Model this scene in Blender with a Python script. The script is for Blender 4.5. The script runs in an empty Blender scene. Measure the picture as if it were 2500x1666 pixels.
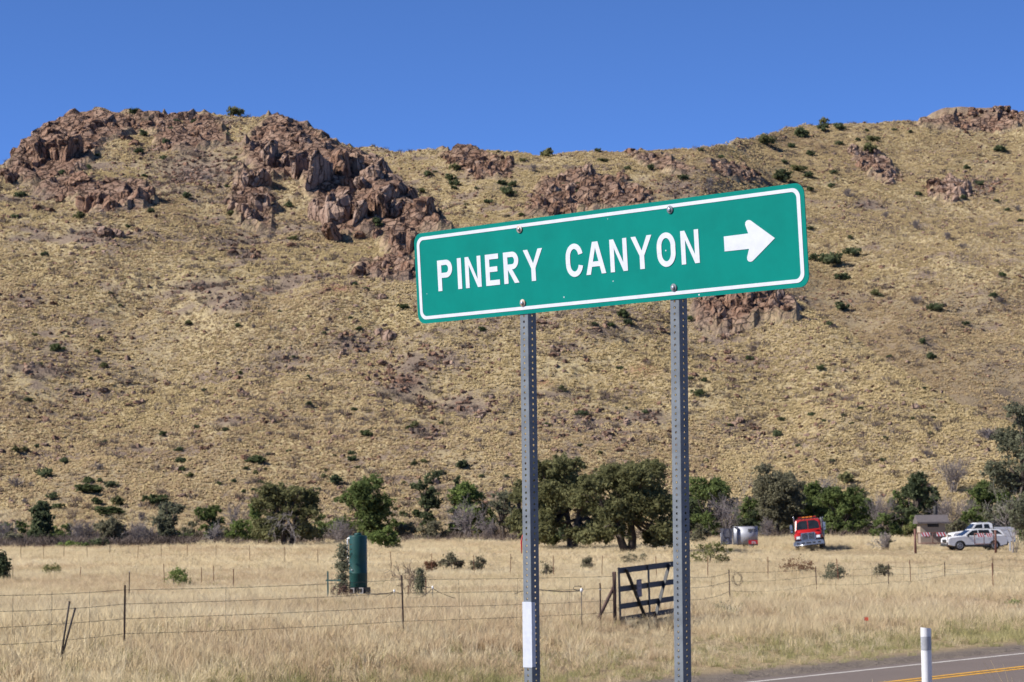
import bpy, bmesh, math, random
import numpy as np
from mathutils import Vector, Matrix

scene = bpy.context.scene
COL = scene.collection

# ------------------------------------------------------------------ camera
S = 2500.0 / 2353.0            # measurements were taken on a 2353 px wide view of the photograph
F = 6300.0
EYE = 3.5
PITCH = math.atan((1207 * S - 833) / F)
ROLL = math.radians(0.68)
cp, sp, cr_, sr_ = math.cos(PITCH), math.sin(PITCH), math.cos(ROLL), math.sin(ROLL)
RT = Vector((1, 0, 0)); UP = Vector((0, -sp, cp)); FW = Vector((0, cp, sp))
CX = RT * cr_ - UP * sr_
CY = RT * sr_ + UP * cr_
cam_d = bpy.data.cameras.new('camera')
cam = bpy.data.objects.new('camera', cam_d)
COL.objects.link(cam)
cam_d.sensor_width = 36.0
cam_d.lens = 36.0 * F / 2500.0
cam_d.clip_start = 0.5
cam_d.clip_end = 6000.0
cam_d.dof.use_dof = True
cam_d.dof.focus_distance = 10.8
cam_d.dof.aperture_fstop = 18.0
M3 = Matrix((CX, CY, -FW)).transposed()
cam.matrix_world = Matrix.Translation((0, 0, EYE)) @ M3.to_4x4()
scene.camera = cam
scene.render.resolution_x = 1024
scene.render.resolution_y = 682

# ------------------------------------------------------------------ sky, sun, exposure
SUN_AZ = (-0.968, -0.25)       # horizontal direction towards the sun
SUN_EL = math.radians(40)
w = bpy.data.worlds.new('World'); scene.world = w; w.use_nodes = True
nt = w.node_tree
bg = nt.nodes['Background']
sky = nt.nodes.new('ShaderNodeTexSky')
sky.sky_type = 'NISHITA'; sky.sun_disc = False
sky.sun_elevation = SUN_EL
sky.sun_rotation = math.atan2(SUN_AZ[0], SUN_AZ[1])
sky.altitude = 2500; sky.air_density = 0.35; sky.dust_density = 0.0; sky.ozone_density = 10.0
nt.links.new(sky.outputs[0], bg.inputs[0])
bg.inputs[1].default_value = 0.15
sun_d = bpy.data.lights.new('sun', 'SUN'); sun = bpy.data.objects.new('sun', sun_d); COL.objects.link(sun)
sun_d.energy = 4.7; sun_d.angle = math.radians(0.5); sun_d.color = (1.0, 0.955, 0.88)
sd = Vector((SUN_AZ[0] * math.cos(SUN_EL), SUN_AZ[1] * math.cos(SUN_EL), math.sin(SUN_EL))).normalized()
sun.rotation_euler = sd.to_track_quat('Z', 'Y').to_euler()
sun.location = (-40, -10, 60)
vs = scene.view_settings
vs.view_transform = 'Standard'; vs.look = 'None'; vs.gamma = 1.0; vs.use_curve_mapping = False
vs.exposure = 0.74
scene.cycles.max_bounces = 5; scene.cycles.diffuse_bounces = 2; scene.cycles.glossy_bounces = 3
scene.cycles.transmission_bounces = 4; scene.cycles.transparent_max_bounces = 4

# ------------------------------------------------------------------ helpers
def ray(x, y):
    """direction through photo point (x, y), scaled so that its y component is 1"""
    a = (x * S - 1250) / F; b = -(y * S - 833) / F
    a, b = cr_ * a + sr_ * b, -sr_ * a + cr_ * b
    d = (a, cp - b * sp, sp + b * cp)
    return d[0] / d[1], d[2] / d[1]

def project(x, y, z):
    dx, dy, dz = x, y, z - EYE
    a = dx * CX[0] + dy * CX[1] + dz * CX[2]
    b = dx * CY[0] + dy * CY[1] + dz * CY[2]
    c = dx * FW[0] + dy * FW[1] + dz * FW[2]
    c = np.maximum(c, 0.1)
    return (1250 + F * a / c) / S, (833 - F * b / c) / S

def smooth(a, b, x):
    t = np.clip((x - a) / (b - a), 0, 1)
    return t * t * (3 - 2 * t)

def _hash(ix, iy, seed):
    n = (ix.astype(np.int64) * 374761393 + iy.astype(np.int64) * 668265263 + seed * 1442695041) & 0xffffffff
    n = ((n ^ (n >> 13)) * 1274126177) & 0xffffffff
    n = ((n ^ (n >> 16)) * 2246822519) & 0xffffffff
    return ((n ^ (n >> 15)) & 0xffffff) / float(0xffffff)

def vnoise(x, y, seed=0):
    x = np.asarray(x, float); y = np.asarray(y, float)
    ix = np.floor(x); iy = np.floor(y); fx = x - ix; fy = y - iy
    fx = fx * fx * (3 - 2 * fx); fy = fy * fy * (3 - 2 * fy)
    ix = ix.astype(np.int64); iy = iy.astype(np.int64)
    a = _hash(ix, iy, seed); b = _hash(ix + 1, iy, seed); c = _hash(ix, iy + 1, seed); d = _hash(ix + 1, iy + 1, seed)
    return (a + (b - a) * fx) * (1 - fy) + (c + (d - c) * fx) * fy

def fbm(x, y, oct=4, seed=0):
    s = 0; amp = .5; k = 1.0; tot = 0
    for i in range(oct):
        s = s + amp * vnoise(x * k + 17.3 * i, y * k - 9.1 * i, seed + i); tot += amp
        amp *= .5; k *= 2.03
    return s / tot

# ------------------------------------------------------------------ terrain
ROADX, ROADY, RDX, RDY = 10.4, 64.0, 0.602, 0.799     # point on the far edge line, road direction

_ctl = [(283, 1490, 57), (926, 1447, 66), (1412, 1430, 76), (1690, 1400, 103), (1875, 1385, 112), (2040, 1372, 120), (2170, 1362, 134),
        (2290, 1340, 140), (823, 1395, 92), (753, 1400, 90), (496, 1300, 212), (100, 1295, 215), (1762, 1312, 138), (2281, 1335, 118),
        (1860, 1268, 220), (2240, 1258, 215), (2140, 1258, 226), (150, 1262, 270), (700, 1245, 290), (1100, 1234, 295), (1800, 1224, 300),
        (1310, 1250, 235), (1448, 1268, 212), (2353, 1240, 280)]
def _basis(u, Y):
    q = 100.0 / Y
    return np.stack([np.ones_like(u), u * 5, q, u * 5 * q, Y / 200.0, q * q], -1)
_A = []; _b = []
for (px, py, Y) in _ctl:
    dx, dz = ray(px, py)
    _A.append(_basis(np.array(dx), np.array(float(Y)))); _b.append(EYE + dz * Y)
_coef = np.linalg.lstsq(np.array(_A), np.array(_b), rcond=None)[0]
_res = np.array(_A) @ _coef - np.array(_b)
print('field fit residual', np.round(_res, 2))

def _sil(pts):
    us = []; es = []
    for p in pts:
        a, e = ray(*p); us.append(a); es.append(e)
    return np.array(us), np.array(es)
SIL_A = _sil([(-900, 560), (-500, 470), (-300, 440), (-100, 410), (0, 382), (30, 368), (60, 322), (100, 296), (150, 277), (205, 266), (290, 266),
    (400, 264), (450, 262), (530, 269), (600, 266), (640, 265), (680, 278), (720, 299), (780, 328), (840, 353), (900, 395), (960, 443),
    (1010, 491), (1050, 533), (1120, 588), (1300, 640), (1500, 655), (1650, 652), (1780, 662), (1850, 698), (1930, 750), (2000, 803),
    (2060, 848), (2130, 888), (2200, 925), (2300, 967), (2353, 988), (2700, 1080), (3200, 1130)])
SIL_B = _sil([(-900, 700), (0, 520), (500, 420), (700, 372), (780, 350), (830, 340), (900, 344), (960, 346), (1100, 347), (1260, 354), (1400, 348),
    (1600, 340), (1640, 336), (1700, 322), (1800, 297), (1900, 274), (2000, 262), (2100, 254), (2170, 240), (2220, 238), (2300, 237),
    (2330, 245), (2353, 258), (2500, 275), (2800, 330), (3200, 420)])
Z0 = 298.0
def field_z(x, y):
    Y = np.clip(y, 42, Z0); u = np.clip(x / Y, -.27, .27)
    f = _basis(u, Y) @ _coef
    s = (x - ROADX) * RDY - (y - ROADY) * RDX
    far = smooth(-1.6, -16, s) * f
    near = np.interp(s, [6.2, 8.0, 17, 24, 32, 60], [0, .03, 1.1, 1.6, 1.9, 1.9])
    z = np.where(s > 0, near, far)
    bump = (fbm(x * .25, y * .25, 3, 5) - .5) * .28 * smooth(-2.5, -9, s) 
    z = z + bump
    road = (s > -1.3) & (s < 7.0)
    return np.where(road, np.minimum(z, 0) - .05, z)

def crest(x, y):
    """distance of the front hill's crest along the line of sight"""
    Y = np.maximum(y, 1.0); u = np.clip(x / Y, -.5, .5)
    eA = np.interp(u, *SIL_A); zf = field_z(u * Z0, np.full_like(u, Z0))
    return (.34 * Z0 + EYE - zf) / (.34 - eA)

def gz(x, y):
    x = np.asarray(x, float); y = np.asarray(y, float)
    f = field_z(x, y)
    Y = np.maximum(y, 1.0)
    u = np.clip(x / Y, -.5, .5)
    eA = np.interp(u, *SIL_A); eB = np.interp(u, *SIL_B)
    zf = field_z(u * Z0, np.full_like(u, Z0))
    sl = .34
    ZA = (sl * Z0 + EYE - zf) / (sl - eA)
    zA = EYE + eA * ZA
    gr = smooth(.07, .12, u)       # the fold behind the right hand spur is deeper
    Z1 = ZA + 26 + 16 * gr; z1 = zA - 7 - 9 * gr
    ZB = np.maximum((.36 * Z1 - (z1 - EYE)) / (.36 - eB), Z1 + 25)
    zB = EYE + eB * ZB
    t = np.clip((Y - Z0) / (ZA - Z0), 0, 1)
    a = zf + (zA - zf) * (t - .05 * np.sin(2 * np.pi * t) * .4)
    z = np.where(Y < ZA, a, zA + (z1 - zA) * np.clip((Y - ZA) / (Z1 - ZA), 0, 1))
    z = np.where(Y > Z1, z1 + (zB - z1) * np.clip((Y - Z1) / (ZB - Z1), 0, 1), z)
    z = np.where(Y > ZB, zB - .22 * (Y - ZB), z)
    z = np.maximum(z, -60)
    k = smooth(Z0, Z0 + 60, Y) * (1 - smooth(ZB + 200, ZB + 300, Y))
    n = (fbm(x * .030, y * .022, 3, 11) - .5) * 8.5 * (1 - smooth(.80, 1.0, t) * (1 - smooth(0, 60, Y - Z1)) ) * (1 - smooth(-60, -5, Y - ZB))
    n = n + (fbm(x * .16, y * .16, 3, 21) - .5) * 1.5 + (vnoise(x * .7, y * .7, 31) - .5) * .3
    z = z + k * n
    return np.where(Y > Z0 - 2, z, f)

def g1(x, y):
    return float(gz(np.array([x]), np.array([y]))[0])

def at(px, Y, py=None):
    """ground point under photo column px at distance Y"""
    x = ray(px, py if py is not None else 1280)[0] * Y
    return Vector((x, Y, g1(x, Y)))

_YS = np.concatenate([np.arange(42, 295, 1.0), np.arange(295, 760, .8)])
def hit(px, py):
    """where the sight line through (px, py) meets the ground"""
    a, e = ray(px, py)
    zz = gz(a * _YS, _YS)
    k = np.nonzero(zz >= EYE + e * _YS)[0]
    Y = _YS[k[0]] if len(k) else 560.0
    return Vector((a * Y, Y, g1(a * Y, Y)))

def in_poly(px, py, poly):
    inside = np.zeros(np.shape(px), bool)
    n = len(poly)
    for i in range(n):
        x1, y1 = poly[i]; x2, y2 = poly[(i + 1) % n]
        c = ((y1 > py) != (y2 > py))
        xi = (x2 - x1) * (py - y1) / (y2 - y1 + 1e-9) + x1
        inside ^= c & (px < xi)
    return inside

# ------------------------------------------------------------------ mesh helpers
def mesh_np(name, v, faces, smooth_=False):
    """v (n,3); faces: list of arrays, each (m,k)"""
    me = bpy.data.meshes.new(name)
    v = np.asarray(v, np.float32)
    me.vertices.add(len(v)); me.vertices.foreach_set('co', v.ravel())
    if not isinstance(faces, list): faces = [faces]
    faces = [np.asarray(f, np.int32) for f in faces if len(f)]
    nl = sum(f.size for f in faces); nf = sum(len(f) for f in faces)
    me.loops.add(nl); me.polygons.add(nf)
    me.loops.foreach_set('vertex_index', np.concatenate([f.ravel() for f in faces]))
    tot = np.concatenate([np.full(len(f), f.shape[1], np.int32) for f in faces])
    st = np.concatenate([[0], np.cumsum(tot)[:-1]]).astype(np.int32)
    me.polygons.foreach_set('loop_start', st)
    try: me.polygons.foreach_set('loop_total', tot)
    except Exception: pass
    me.polygons.foreach_set('use_smooth', np.full(nf, smooth_, bool))
    me.update(calc_edges=True)
    return me

def link(name, me, mat=None, parent=None, loc=None):
    o = bpy.data.objects.new(name, me)
    COL.objects.link(o)
    if mat is not None and me is not None and len(me.materials) == 0: me.materials.append(mat)
    if parent is not None: o.parent = parent
    if loc is not None: o.location = loc
    return o

def tag(o, label=None, cat=None, group=None, kind=None):
    if label: o['label'] = label
    if cat: o['category'] = cat
    if group: o['group'] = group
    if kind: o['kind'] = kind
    return o

def empty(name, loc=(0, 0, 0), rz=0):
    o = bpy.data.objects.new(name, None)
    o.empty_display_size = .3
    COL.objects.link(o); o.location = loc; o.rotation_euler = (0, 0, rz)
    return o

class MB:
    """collects simple solids into one mesh"""
    def __init__(s): s.v = []; s.f = []; s.sm = []
    def add(s, vs, fs, sm=False):
        b = len(s.v); s.v += [tuple(q) for q in vs]; s.f += [tuple(b + i for i in f) for f in fs]; s.sm += [sm] * len(fs)
        return s
    def box(s, c, size, rot=None, bev=0.0):
        hx, hy, hz = size[0] / 2, size[1] / 2, size[2] / 2
        if bev > 0:
            bm = bmesh.new(); bmesh.ops.create_cube(bm, size=1)
            for q in bm.verts: q.co = Vector((q.co.x * size[0], q.co.y * size[1], q.co.z * size[2]))
            bmesh.ops.bevel(bm, geom=bm.edges[:], offset=min(bev, min(size) * .45), segments=2, affect='EDGES')
            bm.verts.index_update()
            vs = [q.co.copy() for q in bm.verts]; fs = [[q.index for q in f.verts] for f in bm.faces]; bm.free()
        else:
            vs = [Vector((x, y, z)) for x in (-hx, hx) for y in (-hy, hy) for z in (-hz, hz)]
            fs = [(0, 1, 3, 2), (4, 6, 7, 5), (0, 4, 5, 1), (2, 3, 7, 6), (0, 2, 6, 4), (1, 5, 7, 3)]
        if rot is not None: vs = [rot @ q for q in vs]
        c = Vector(c)
        return s.add([q + c for q in vs], fs)
    def tube(s, pts, r, n=8, cap=True, sm=True):
        pts = [Vector(p) for p in pts]
        rs = r if isinstance(r, (list, tuple)) else [r] * len(pts)
        base = len(s.v); prev = None
        for i, p in enumerate(pts):
            d = (pts[min(i + 1, len(pts) - 1)] - pts[max(i - 1, 0)])
            if d.length < 1e-9: d = Vector((0, 0, 1))
            d.normalize()
            if prev is None:
                a = d.orthogonal().normalized()
            else:
                a = (prev - d * prev.dot(d))
                a = a.normalized() if a.length > 1e-6 else d.orthogonal().normalized()
            prev = a; b = d.cross(a)
            for k in range(n):
                t = 2 * math.pi * k / n
                s.v.append(tuple(p + (a * math.cos(t) + b * math.sin(t)) * rs[i]))
        for i in range(len(pts) - 1):
            for k in range(n):
                q = base + i * n; k2 = (k + 1) % n
                s.f.append((q + k, q + k2, q + n + k2, q + n + k)); s.sm.append(sm)
        if cap:
            s.f.append(tuple(base + k for k in reversed(range(n)))); s.sm.append(False)
            e = base + (len(pts) - 1) * n
            s.f.append(tuple(e + k for k in range(n))); s.sm.append(False)
        return s
    def lathe(s, prof, n=24, c=(0, 0, 0), axis='z'):
        base = len(s.v)
        for (r, h) in prof:
            for k in range(n):
                t = 2 * math.pi * k / n
                q = (r * math.cos(t), r * math.sin(t), h)
                if axis == 'x': q = (h, r * math.cos(t), r * math.sin(t))
                if axis == 'y': q = (r * math.cos(t), h, r * math.sin(t))
                s.v.append((q[0] + c[0], q[1] + c[1], q[2] + c[2]))
        for i in range(len(prof) - 1):
            for k in range(n):
                q = base + i * n; k2 = (k + 1) % n
                s.f.append((q + k, q + k2, q + n + k2, q + n + k)); s.sm.append(True)
        s.f.append(tuple(base + k for k in reversed(range(n)))); s.sm.append(False)
        e = base + (len(prof) - 1) * n
        s.f.append(tuple(e + k for k in range(n))); s.sm.append(False)
        return s
    def prism(s, poly, y0, y1, plane='xz'):
        """extrude a polygon; plane xz -> along y, xy -> along z, yz -> along x"""
        n = len(poly)
        def P(a, b, t):
            return {'xz': (a, t, b), 'xy': (a, b, t), 'yz': (t, a, b)}[plane]
        vs = [P(a, b, y0) for a, b in poly] + [P(a, b, y1) for a, b in poly]
        fs = [tuple(range(n)), tuple(reversed(range(n, 2 * n)))] + [(i, n + i, n + (i + 1) % n, (i + 1) % n) for i in range(n)]
        return s.add(vs, fs)
    def build(s, name, mat, parent=None, loc=None, fix=True):
        me = bpy.data.meshes.new(name)
        me.from_pydata(s.v, [], s.f)
        me.polygons.foreach_set('use_smooth', np.array(s.sm, bool))
        if fix:
            bm = bmesh.new(); bm.from_mesh(me); bmesh.ops.recalc_face_normals(bm, faces=bm.faces[:]); bm.to_mesh(me); bm.free()
        me.update()
        return link(name, me, mat, parent, loc)

# ------------------------------------------------------------------ materials
def new_mat(name):
    m = bpy.data.materials.new(name); m.use_nodes = True
    return m, m.node_tree, m.node_tree.nodes['Principled BSDF']

def paint(name, col, rough=.5, metal=0.0, var=.12, scale=8.0, bump=0.0, col2=None, spec=.5, coord='Object', wear=None):
    """plain surface with procedural mottling; col2 mixes in by noise"""
    m, t, b = new_mat(name)
    N = t.nodes; L = t.links
    tc = N.new('ShaderNodeTexCoord'); nz = N.new('ShaderNodeTexNoise')
    nz.inputs['Scale'].default_value = scale; nz.inputs['Detail'].default_value = 5; nz.inputs['Roughness'].default_value = .65
    L.new(tc.outputs[coord], nz.inputs['Vector'])
    mx = N.new('ShaderNodeMix'); mx.data_type = 'RGBA'
    c2 = col2 if col2 else tuple(c * (1 - var * 2) for c in col)
    c1 = col if col2 else tuple(min(1, c * (1 + var)) for c in col)
    mx.inputs[6].default_value = (*c1, 1); mx.inputs[7].default_value = (*c2, 1)
    rp = N.new('ShaderNodeMapRange'); rp.inputs[1].default_value = .35; rp.inputs[2].default_value = .68
    L.new(nz.outputs[0], rp.inputs[0]); L.new(rp.outputs[0], mx.inputs[0])
    L.new(mx.outputs[2], b.inputs['Base Color'])
    b.inputs['Roughness'].default_value = rough; b.inputs['Metallic'].default_value = metal
    b.inputs['Specular IOR Level'].default_value = spec
    if bump > 0:
        bp = N.new('ShaderNodeBump'); bp.inputs['Strength'].default_value = 1.0; bp.inputs['Distance'].default_value = bump
        L.new(nz.outputs[0], bp.inputs['Height']); L.new(bp.outputs[0], b.inputs['Normal'])
    return m

def ramp(N, stops):
    r = N.new('ShaderNodeValToRGB'); e = r.color_ramp.elements
    e[0].position, e[0].color = stops[0][0], (*stops[0][1], 1)
    e[1].position, e[1].color = stops[-1][0], (*stops[-1][1], 1)
    for p, c in stops[1:-1]:
        q = e.new(p); q.color = (*c, 1)
    return r

def leafy(name, c_a, c_b, c_c=None, trans=.25, pos_scale=.25, per_obj=True, face_scale=6.0, up=0.0, rnd=.5):
    """grass / foliage: diffuse + translucent, colour varied per instance, in patches and from leaf to leaf"""
    m = bpy.data.materials.new(name); m.use_nodes = True
    t = m.node_tree; N = t.nodes; L = t.links; N.clear()
    out = N.new('ShaderNodeOutputMaterial')
    ge = N.new('ShaderNodeNewGeometry'); oi = N.new('ShaderNodeObjectInfo')
    n1 = N.new('ShaderNodeTexNoise'); n1.inputs['Scale'].default_value = pos_scale; n1.inputs['Detail'].default_value = 4
    L.new(ge.outputs['Position'], n1.inputs['Vector'])
    n2 = N.new('ShaderNodeTexNoise'); n2.inputs['Scale'].default_value = face_scale; n2.inputs['Detail'].default_value = 2
    L.new(ge.outputs['Position'], n2.inputs['Vector'])
    a1 = N.new('ShaderNodeMath'); a1.operation = 'MULTIPLY_ADD'; L.new(n1.outputs[0], a1.inputs[0]); a1.inputs[1].default_value = 1.5; a1.inputs[2].default_value = -.55
    a2 = N.new('ShaderNodeMath'); a2.operation = 'MULTIPLY_ADD'; L.new(oi.outputs['Random'], a2.inputs[0]); a2.inputs[1].default_value = rnd if per_obj else 0; L.new(a1.outputs[0], a2.inputs[2])
    a3 = N.new('ShaderNodeMath'); a3.operation = 'MULTIPLY_ADD'; L.new(n2.outputs[0], a3.inputs[0]); a3.inputs[1].default_value = .7; L.new(a2.outputs[0], a3.inputs[2])
    a4 = N.new('ShaderNodeMath'); a4.operation = 'SUBTRACT'; L.new(a3.outputs[0], a4.inputs[0]); a4.inputs[1].default_value = .3 + (rnd * .2 if per_obj else -.05)
    st = [(0.15, c_a), (0.55, c_b)] + ([(0.95, c_c)] if c_c else [(.9, tuple(min(1, q * 1.15) for q in c_b))])
    rp = ramp(N, st); L.new(a4.outputs[0], rp.inputs[0])
    d = N.new('ShaderNodeBsdfDiffuse'); tr = N.new('ShaderNodeBsdfTranslucent'); mx = N.new('ShaderNodeMixShader')
    L.new(rp.outputs[0], d.inputs[0]); L.new(rp.outputs[0], tr.inputs[0])
    mx.inputs[0].default_value = trans
    if up > 0:      # short dense tufts shade like the mound they form, not like single upright blades
        v1 = N.new('ShaderNodeVectorMath'); v1.operation = 'SCALE'; L.new(ge.outputs['Normal'], v1.inputs[0]); v1.inputs['Scale'].default_value = 1 - up
        v2 = N.new('ShaderNodeVectorMath'); v2.operation = 'ADD'; L.new(v1.outputs[0], v2.inputs[0]); v2.inputs[1].default_value = (-.0, -.25 * up, up)
        v3 = N.new('ShaderNodeVectorMath'); v3.operation = 'NORMALIZE'; L.new(v2.outputs[0], v3.inputs[0]); L.new(v3.outputs[0], d.inputs['Normal'])
    L.new(d.outputs[0], mx.inputs[1]); L.new(tr.outputs[0], mx.inputs[2]); L.new(mx.outputs[0], out.inputs[0])
    return m

MAT = {}
# ------------------------------------------------------------------ instancing on points, for what nobody could count
def protos(name, objs):
    c = bpy.data.collections.new(name)
    for o in objs: c.objects.link(o)
    return c

def scatter(name, pts, scl, rot, idx, coll, label):
    n = len(pts)
    me = bpy.data.meshes.new(name)
    me.vertices.add(n); me.vertices.foreach_set('co', np.asarray(pts, np.float32).ravel())
    a = me.attributes.new('scl', 'FLOAT_VECTOR', 'POINT')
    scl = np.asarray(scl, np.float32)
    if scl.ndim == 1: scl = np.repeat(scl[:, None], 3, 1)
    a.data.foreach_set('vector', scl.astype(np.float32).ravel())
    a = me.attributes.new('rot', 'FLOAT_VECTOR', 'POINT'); a.data.foreach_set('vector', np.asarray(rot, np.float32).ravel())
    a = me.attributes.new('idx', 'INT', 'POINT'); a.data.foreach_set('value', np.asarray(idx, np.int32))
    o = bpy.data.objects.new(name, me); COL.objects.link(o)
    g = bpy.data.node_groups.new(name, 'GeometryNodeTree')
    g.interface.new_socket('Geometry', in_out='INPUT', socket_type='NodeSocketGeometry')
    g.interface.new_socket('Geometry', in_out='OUTPUT', socket_type='NodeSocketGeometry')
    N = g.nodes; L = g.links
    gi = N.new('NodeGroupInput'); go = N.new('NodeGroupOutput')
    ip = N.new('GeometryNodeInstanceOnPoints'); ci = N.new('GeometryNodeCollectionInfo')
    ci.inputs['Collection'].default_value = coll
    ci.inputs['Separate Children'].default_value = True; ci.inputs['Reset Children'].default_value = True
    def na(nm, ty):
        q = N.new('GeometryNodeInputNamedAttribute'); q.data_type = ty; q.inputs['Name'].default_value = nm
        return q.outputs['Attribute']
    L.new(gi.outputs[0], ip.inputs['Points']); L.new(ci.outputs[0], ip.inputs['Instance'])
    ip.inputs['Pick Instance'].default_value = True
    L.new(na('idx', 'INT'), ip.inputs['Instance Index'])
    L.new(na('rot', 'FLOAT_VECTOR'), ip.inputs['Rotation'])
    L.new(na('scl', 'FLOAT_VECTOR'), ip.inputs['Scale'])
    L.new(ip.outputs[0], go.inputs[0])
    md = o.modifiers.new('scatter', 'NODES'); md.node_group = g
    tag(o, label, kind='stuff')
    return o
# ------------------------------------------------------------------ ground sheet
rng = np.random.default_rng(7)
random.seed(7)
OUT = {   # outlines of the bare rock on the hill, in photo points
 'cap': [(5, 400), (55, 318), (100, 288), (150, 270), (250, 262), (330, 268), (345, 300), (250, 325), (210, 370), (180, 400), (120, 410), (60, 430)],
 'ledge': [(60, 440), (130, 415), (190, 400), (250, 430), (330, 425), (362, 465), (330, 482), (200, 492), (170, 465)],
 'main': [(560, 330), (620, 270), (680, 280), (760, 330), (830, 352), (870, 390), (940, 440), (1010, 495), (1045, 530), (960, 540), (950, 600), (890, 590), (860, 530), (800, 550), (760, 555), (740, 510), (700, 440), (690, 400), (620, 420), (560, 370)],
 'fins': [(550, 390), (610, 395), (640, 480), (620, 540), (560, 520), (520, 470)],
 'lefttop': [(340, 270), (500, 268), (530, 330), (440, 350), (360, 345)],
 'ridge': [(1000, 352), (1090, 348), (1180, 380), (1170, 408), (1100, 412), (1050, 385)],
 'shelf': [(1250, 412), (1330, 395), (1420, 410), (1490, 445), (1500, 485), (1400, 480), (1300, 495), (1200, 500), (1215, 455)],
 'shelf2': [(1440, 352), (1520, 360), (1600, 390), (1560, 402), (1480, 382)],
 'shelf3': [(1620, 362), (1700, 380), (1760, 415), (1700, 420), (1640, 395)],
 'peak': [(2100, 290), (2170, 270), (2230, 256), (2320, 250), (2375, 280), (2310, 305), (2200, 300)],
 'rib': [(1950, 345), (2010, 352), (2080, 410), (2045, 428), (1980, 392)],
 'slab': [(2130, 425), (2200, 416), (2235, 450), (2190, 468), (2140, 455)],
 'spur': [(1590, 690), (1700, 678), (1830, 700), (1835, 735), (1760, 735), (1700, 772), (1610, 752)],
 'below': [(800, 615), (850, 600), (950, 590), (955, 645), (870, 640)],
}
DEB = [(820, 790, 110, 36), (930, 880, 70, 50), (1000, 830, 120, 36), (1080, 940, 110, 32), (1330, 970, 120, 36), (1400, 1000, 60, 22), (1480, 960, 70, 20),
       (1700, 980, 80, 26), (1750, 1010, 60, 24), (980, 1000, 70, 20), (660, 820, 60, 22), (470, 660, 80, 20), (530, 700, 60, 18), (60, 690, 60, 22),
       (100, 850, 80, 14), (200, 905, 70, 16), (400, 1080, 45, 10), (1660, 780, 60, 26), (1690, 830, 60, 18), (1240, 740, 60, 18), (1300, 800, 60, 20),
       (1370, 760, 80, 22), (220, 540, 60, 26), (520, 560, 60, 22), (570, 585, 60, 18), (450, 400, 120, 60), (1560, 430, 90, 30), (1990, 470, 60, 14), (2260, 430, 60, 30)]
RED = [(775, 663, 36, 10), (1480, 850, 40, 14), (1240, 880, 40, 8), (930, 875, 30, 8)]
def deb_mask(px, py, lst=DEB):
    m = np.zeros(np.shape(px))
    for cx, cy, rx, ry in lst:
        d = ((px - cx) / rx) ** 2 + ((py - cy) / ry) ** 2
        m = np.maximum(m, np.exp(-d * 1.2))
    return m
def band_mask(x, y):
    # long strips of bare mauve brown scree lying across the slope
    return smooth(.53, .63, .55 * fbm(x * .06, y * .13, 4, 151) + .45 * fbm(x * .28, y * .33, 3, 152))
def rock_mask(px, py):
    m = np.zeros(np.shape(px), bool)
    for p in OUT.values(): m |= in_poly(px, py, p)
    return m

NU = 430
US = np.linspace(-.36, .36, NU)
YR = np.concatenate([np.arange(-60, 28, 3.0), np.arange(28, 84, .65), np.arange(84, 295, 1.8), np.arange(295, 690, 1.35), np.geomspace(690, 2600, 40)])
UU, YY = np.meshgrid(US, YR)
XX = UU * (YY + 90)
ZZ = gz(XX, YY)
NV = len(YR)
V = np.stack([XX.ravel(), YY.ravel(), ZZ.ravel()], 1)
pxs, pys = project(V[:, 0], V[:, 1], V[:, 2])
rk = rock_mask(pxs, pys) & (V[:, 1] > 300)
rkf = rk.astype(float).reshape(NV, NU)
for _ in range(2):
    rkf[1:-1, 1:-1] = (rkf[1:-1, 1:-1] * 2 + rkf[:-2, 1:-1] + rkf[2:, 1:-1] + rkf[1:-1, :-2] + rkf[1:-1, 2:]) / 6
rkf = rkf.ravel()
def blocks(x, y, c, seed):
    # broken rock: every cell of a jittered grid is a block with its own height and tilt
    gx = np.floor(x / c); gy = np.floor(y / c); best = np.full(np.shape(x), 1e9); h = np.zeros(np.shape(x))
    for di in (-1, 0, 1):
        for dj in (-1, 0, 1):
            ix = (gx + di).astype(np.int64); iy = (gy + dj).astype(np.int64)
            qx = (ix + _hash(ix, iy, seed)) * c; qy = (iy + _hash(ix, iy, seed + 1)) * c
            d = (x - qx) ** 2 + (y - qy) ** 2
            hh = _hash(ix, iy, seed + 2) + ((x - qx) * (_hash(ix, iy, seed + 3) - .5) + (y - qy) * (_hash(ix, iy, seed + 4) - .2)) / c
            b_ = d < best; best = np.where(b_, d, best); h = np.where(b_, hh, h)
    return h
V[:, 2] += smooth(.25, .6, rkf) * (blocks(V[:, 0], V[:, 1], 4.6, 77) * 2.0 + blocks(V[:, 0], V[:, 1], 1.9, 88) * .9 - .9)
i = np.arange(NV - 1)[:, None] * NU + np.arange(NU - 1)[None]
fc = np.stack([i, i + 1, i + NU + 1, i + NU], -1).reshape(-1, 4)
gme = mesh_np('ground', V, fc, True)
gme.polygons.foreach_set('use_smooth', rkf[fc].max(1) < .35)
sv = (V[:, 0] - ROADX) * RDY - (V[:, 1] - ROADY) * RDX
def vattr(me, nm, val):
    a = me.attributes.new(nm, 'FLOAT', 'POINT'); a.data.foreach_set('value', np.asarray(val, np.float32))
vattr(gme, 'rock', rkf)
vattr(gme, 'hill', smooth(Z0 - 6, Z0 + 12, V[:, 1]))
vattr(gme, 'gravel', smooth(-3.2, -1.7, sv) * smooth(9.5, 7.5, sv))
vattr(gme, 'debris', np.where(V[:, 1] > 300, np.maximum(deb_mask(pxs, pys), .85 * band_mask(V[:, 0], V[:, 1])), 0))
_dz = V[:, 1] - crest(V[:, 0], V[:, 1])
vattr(gme, 'gully', (V[:, 1] > 300) * smooth(1700, 1850, pxs) * smooth(-2, 8, _dz) * smooth(190, 60, _dz))
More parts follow.
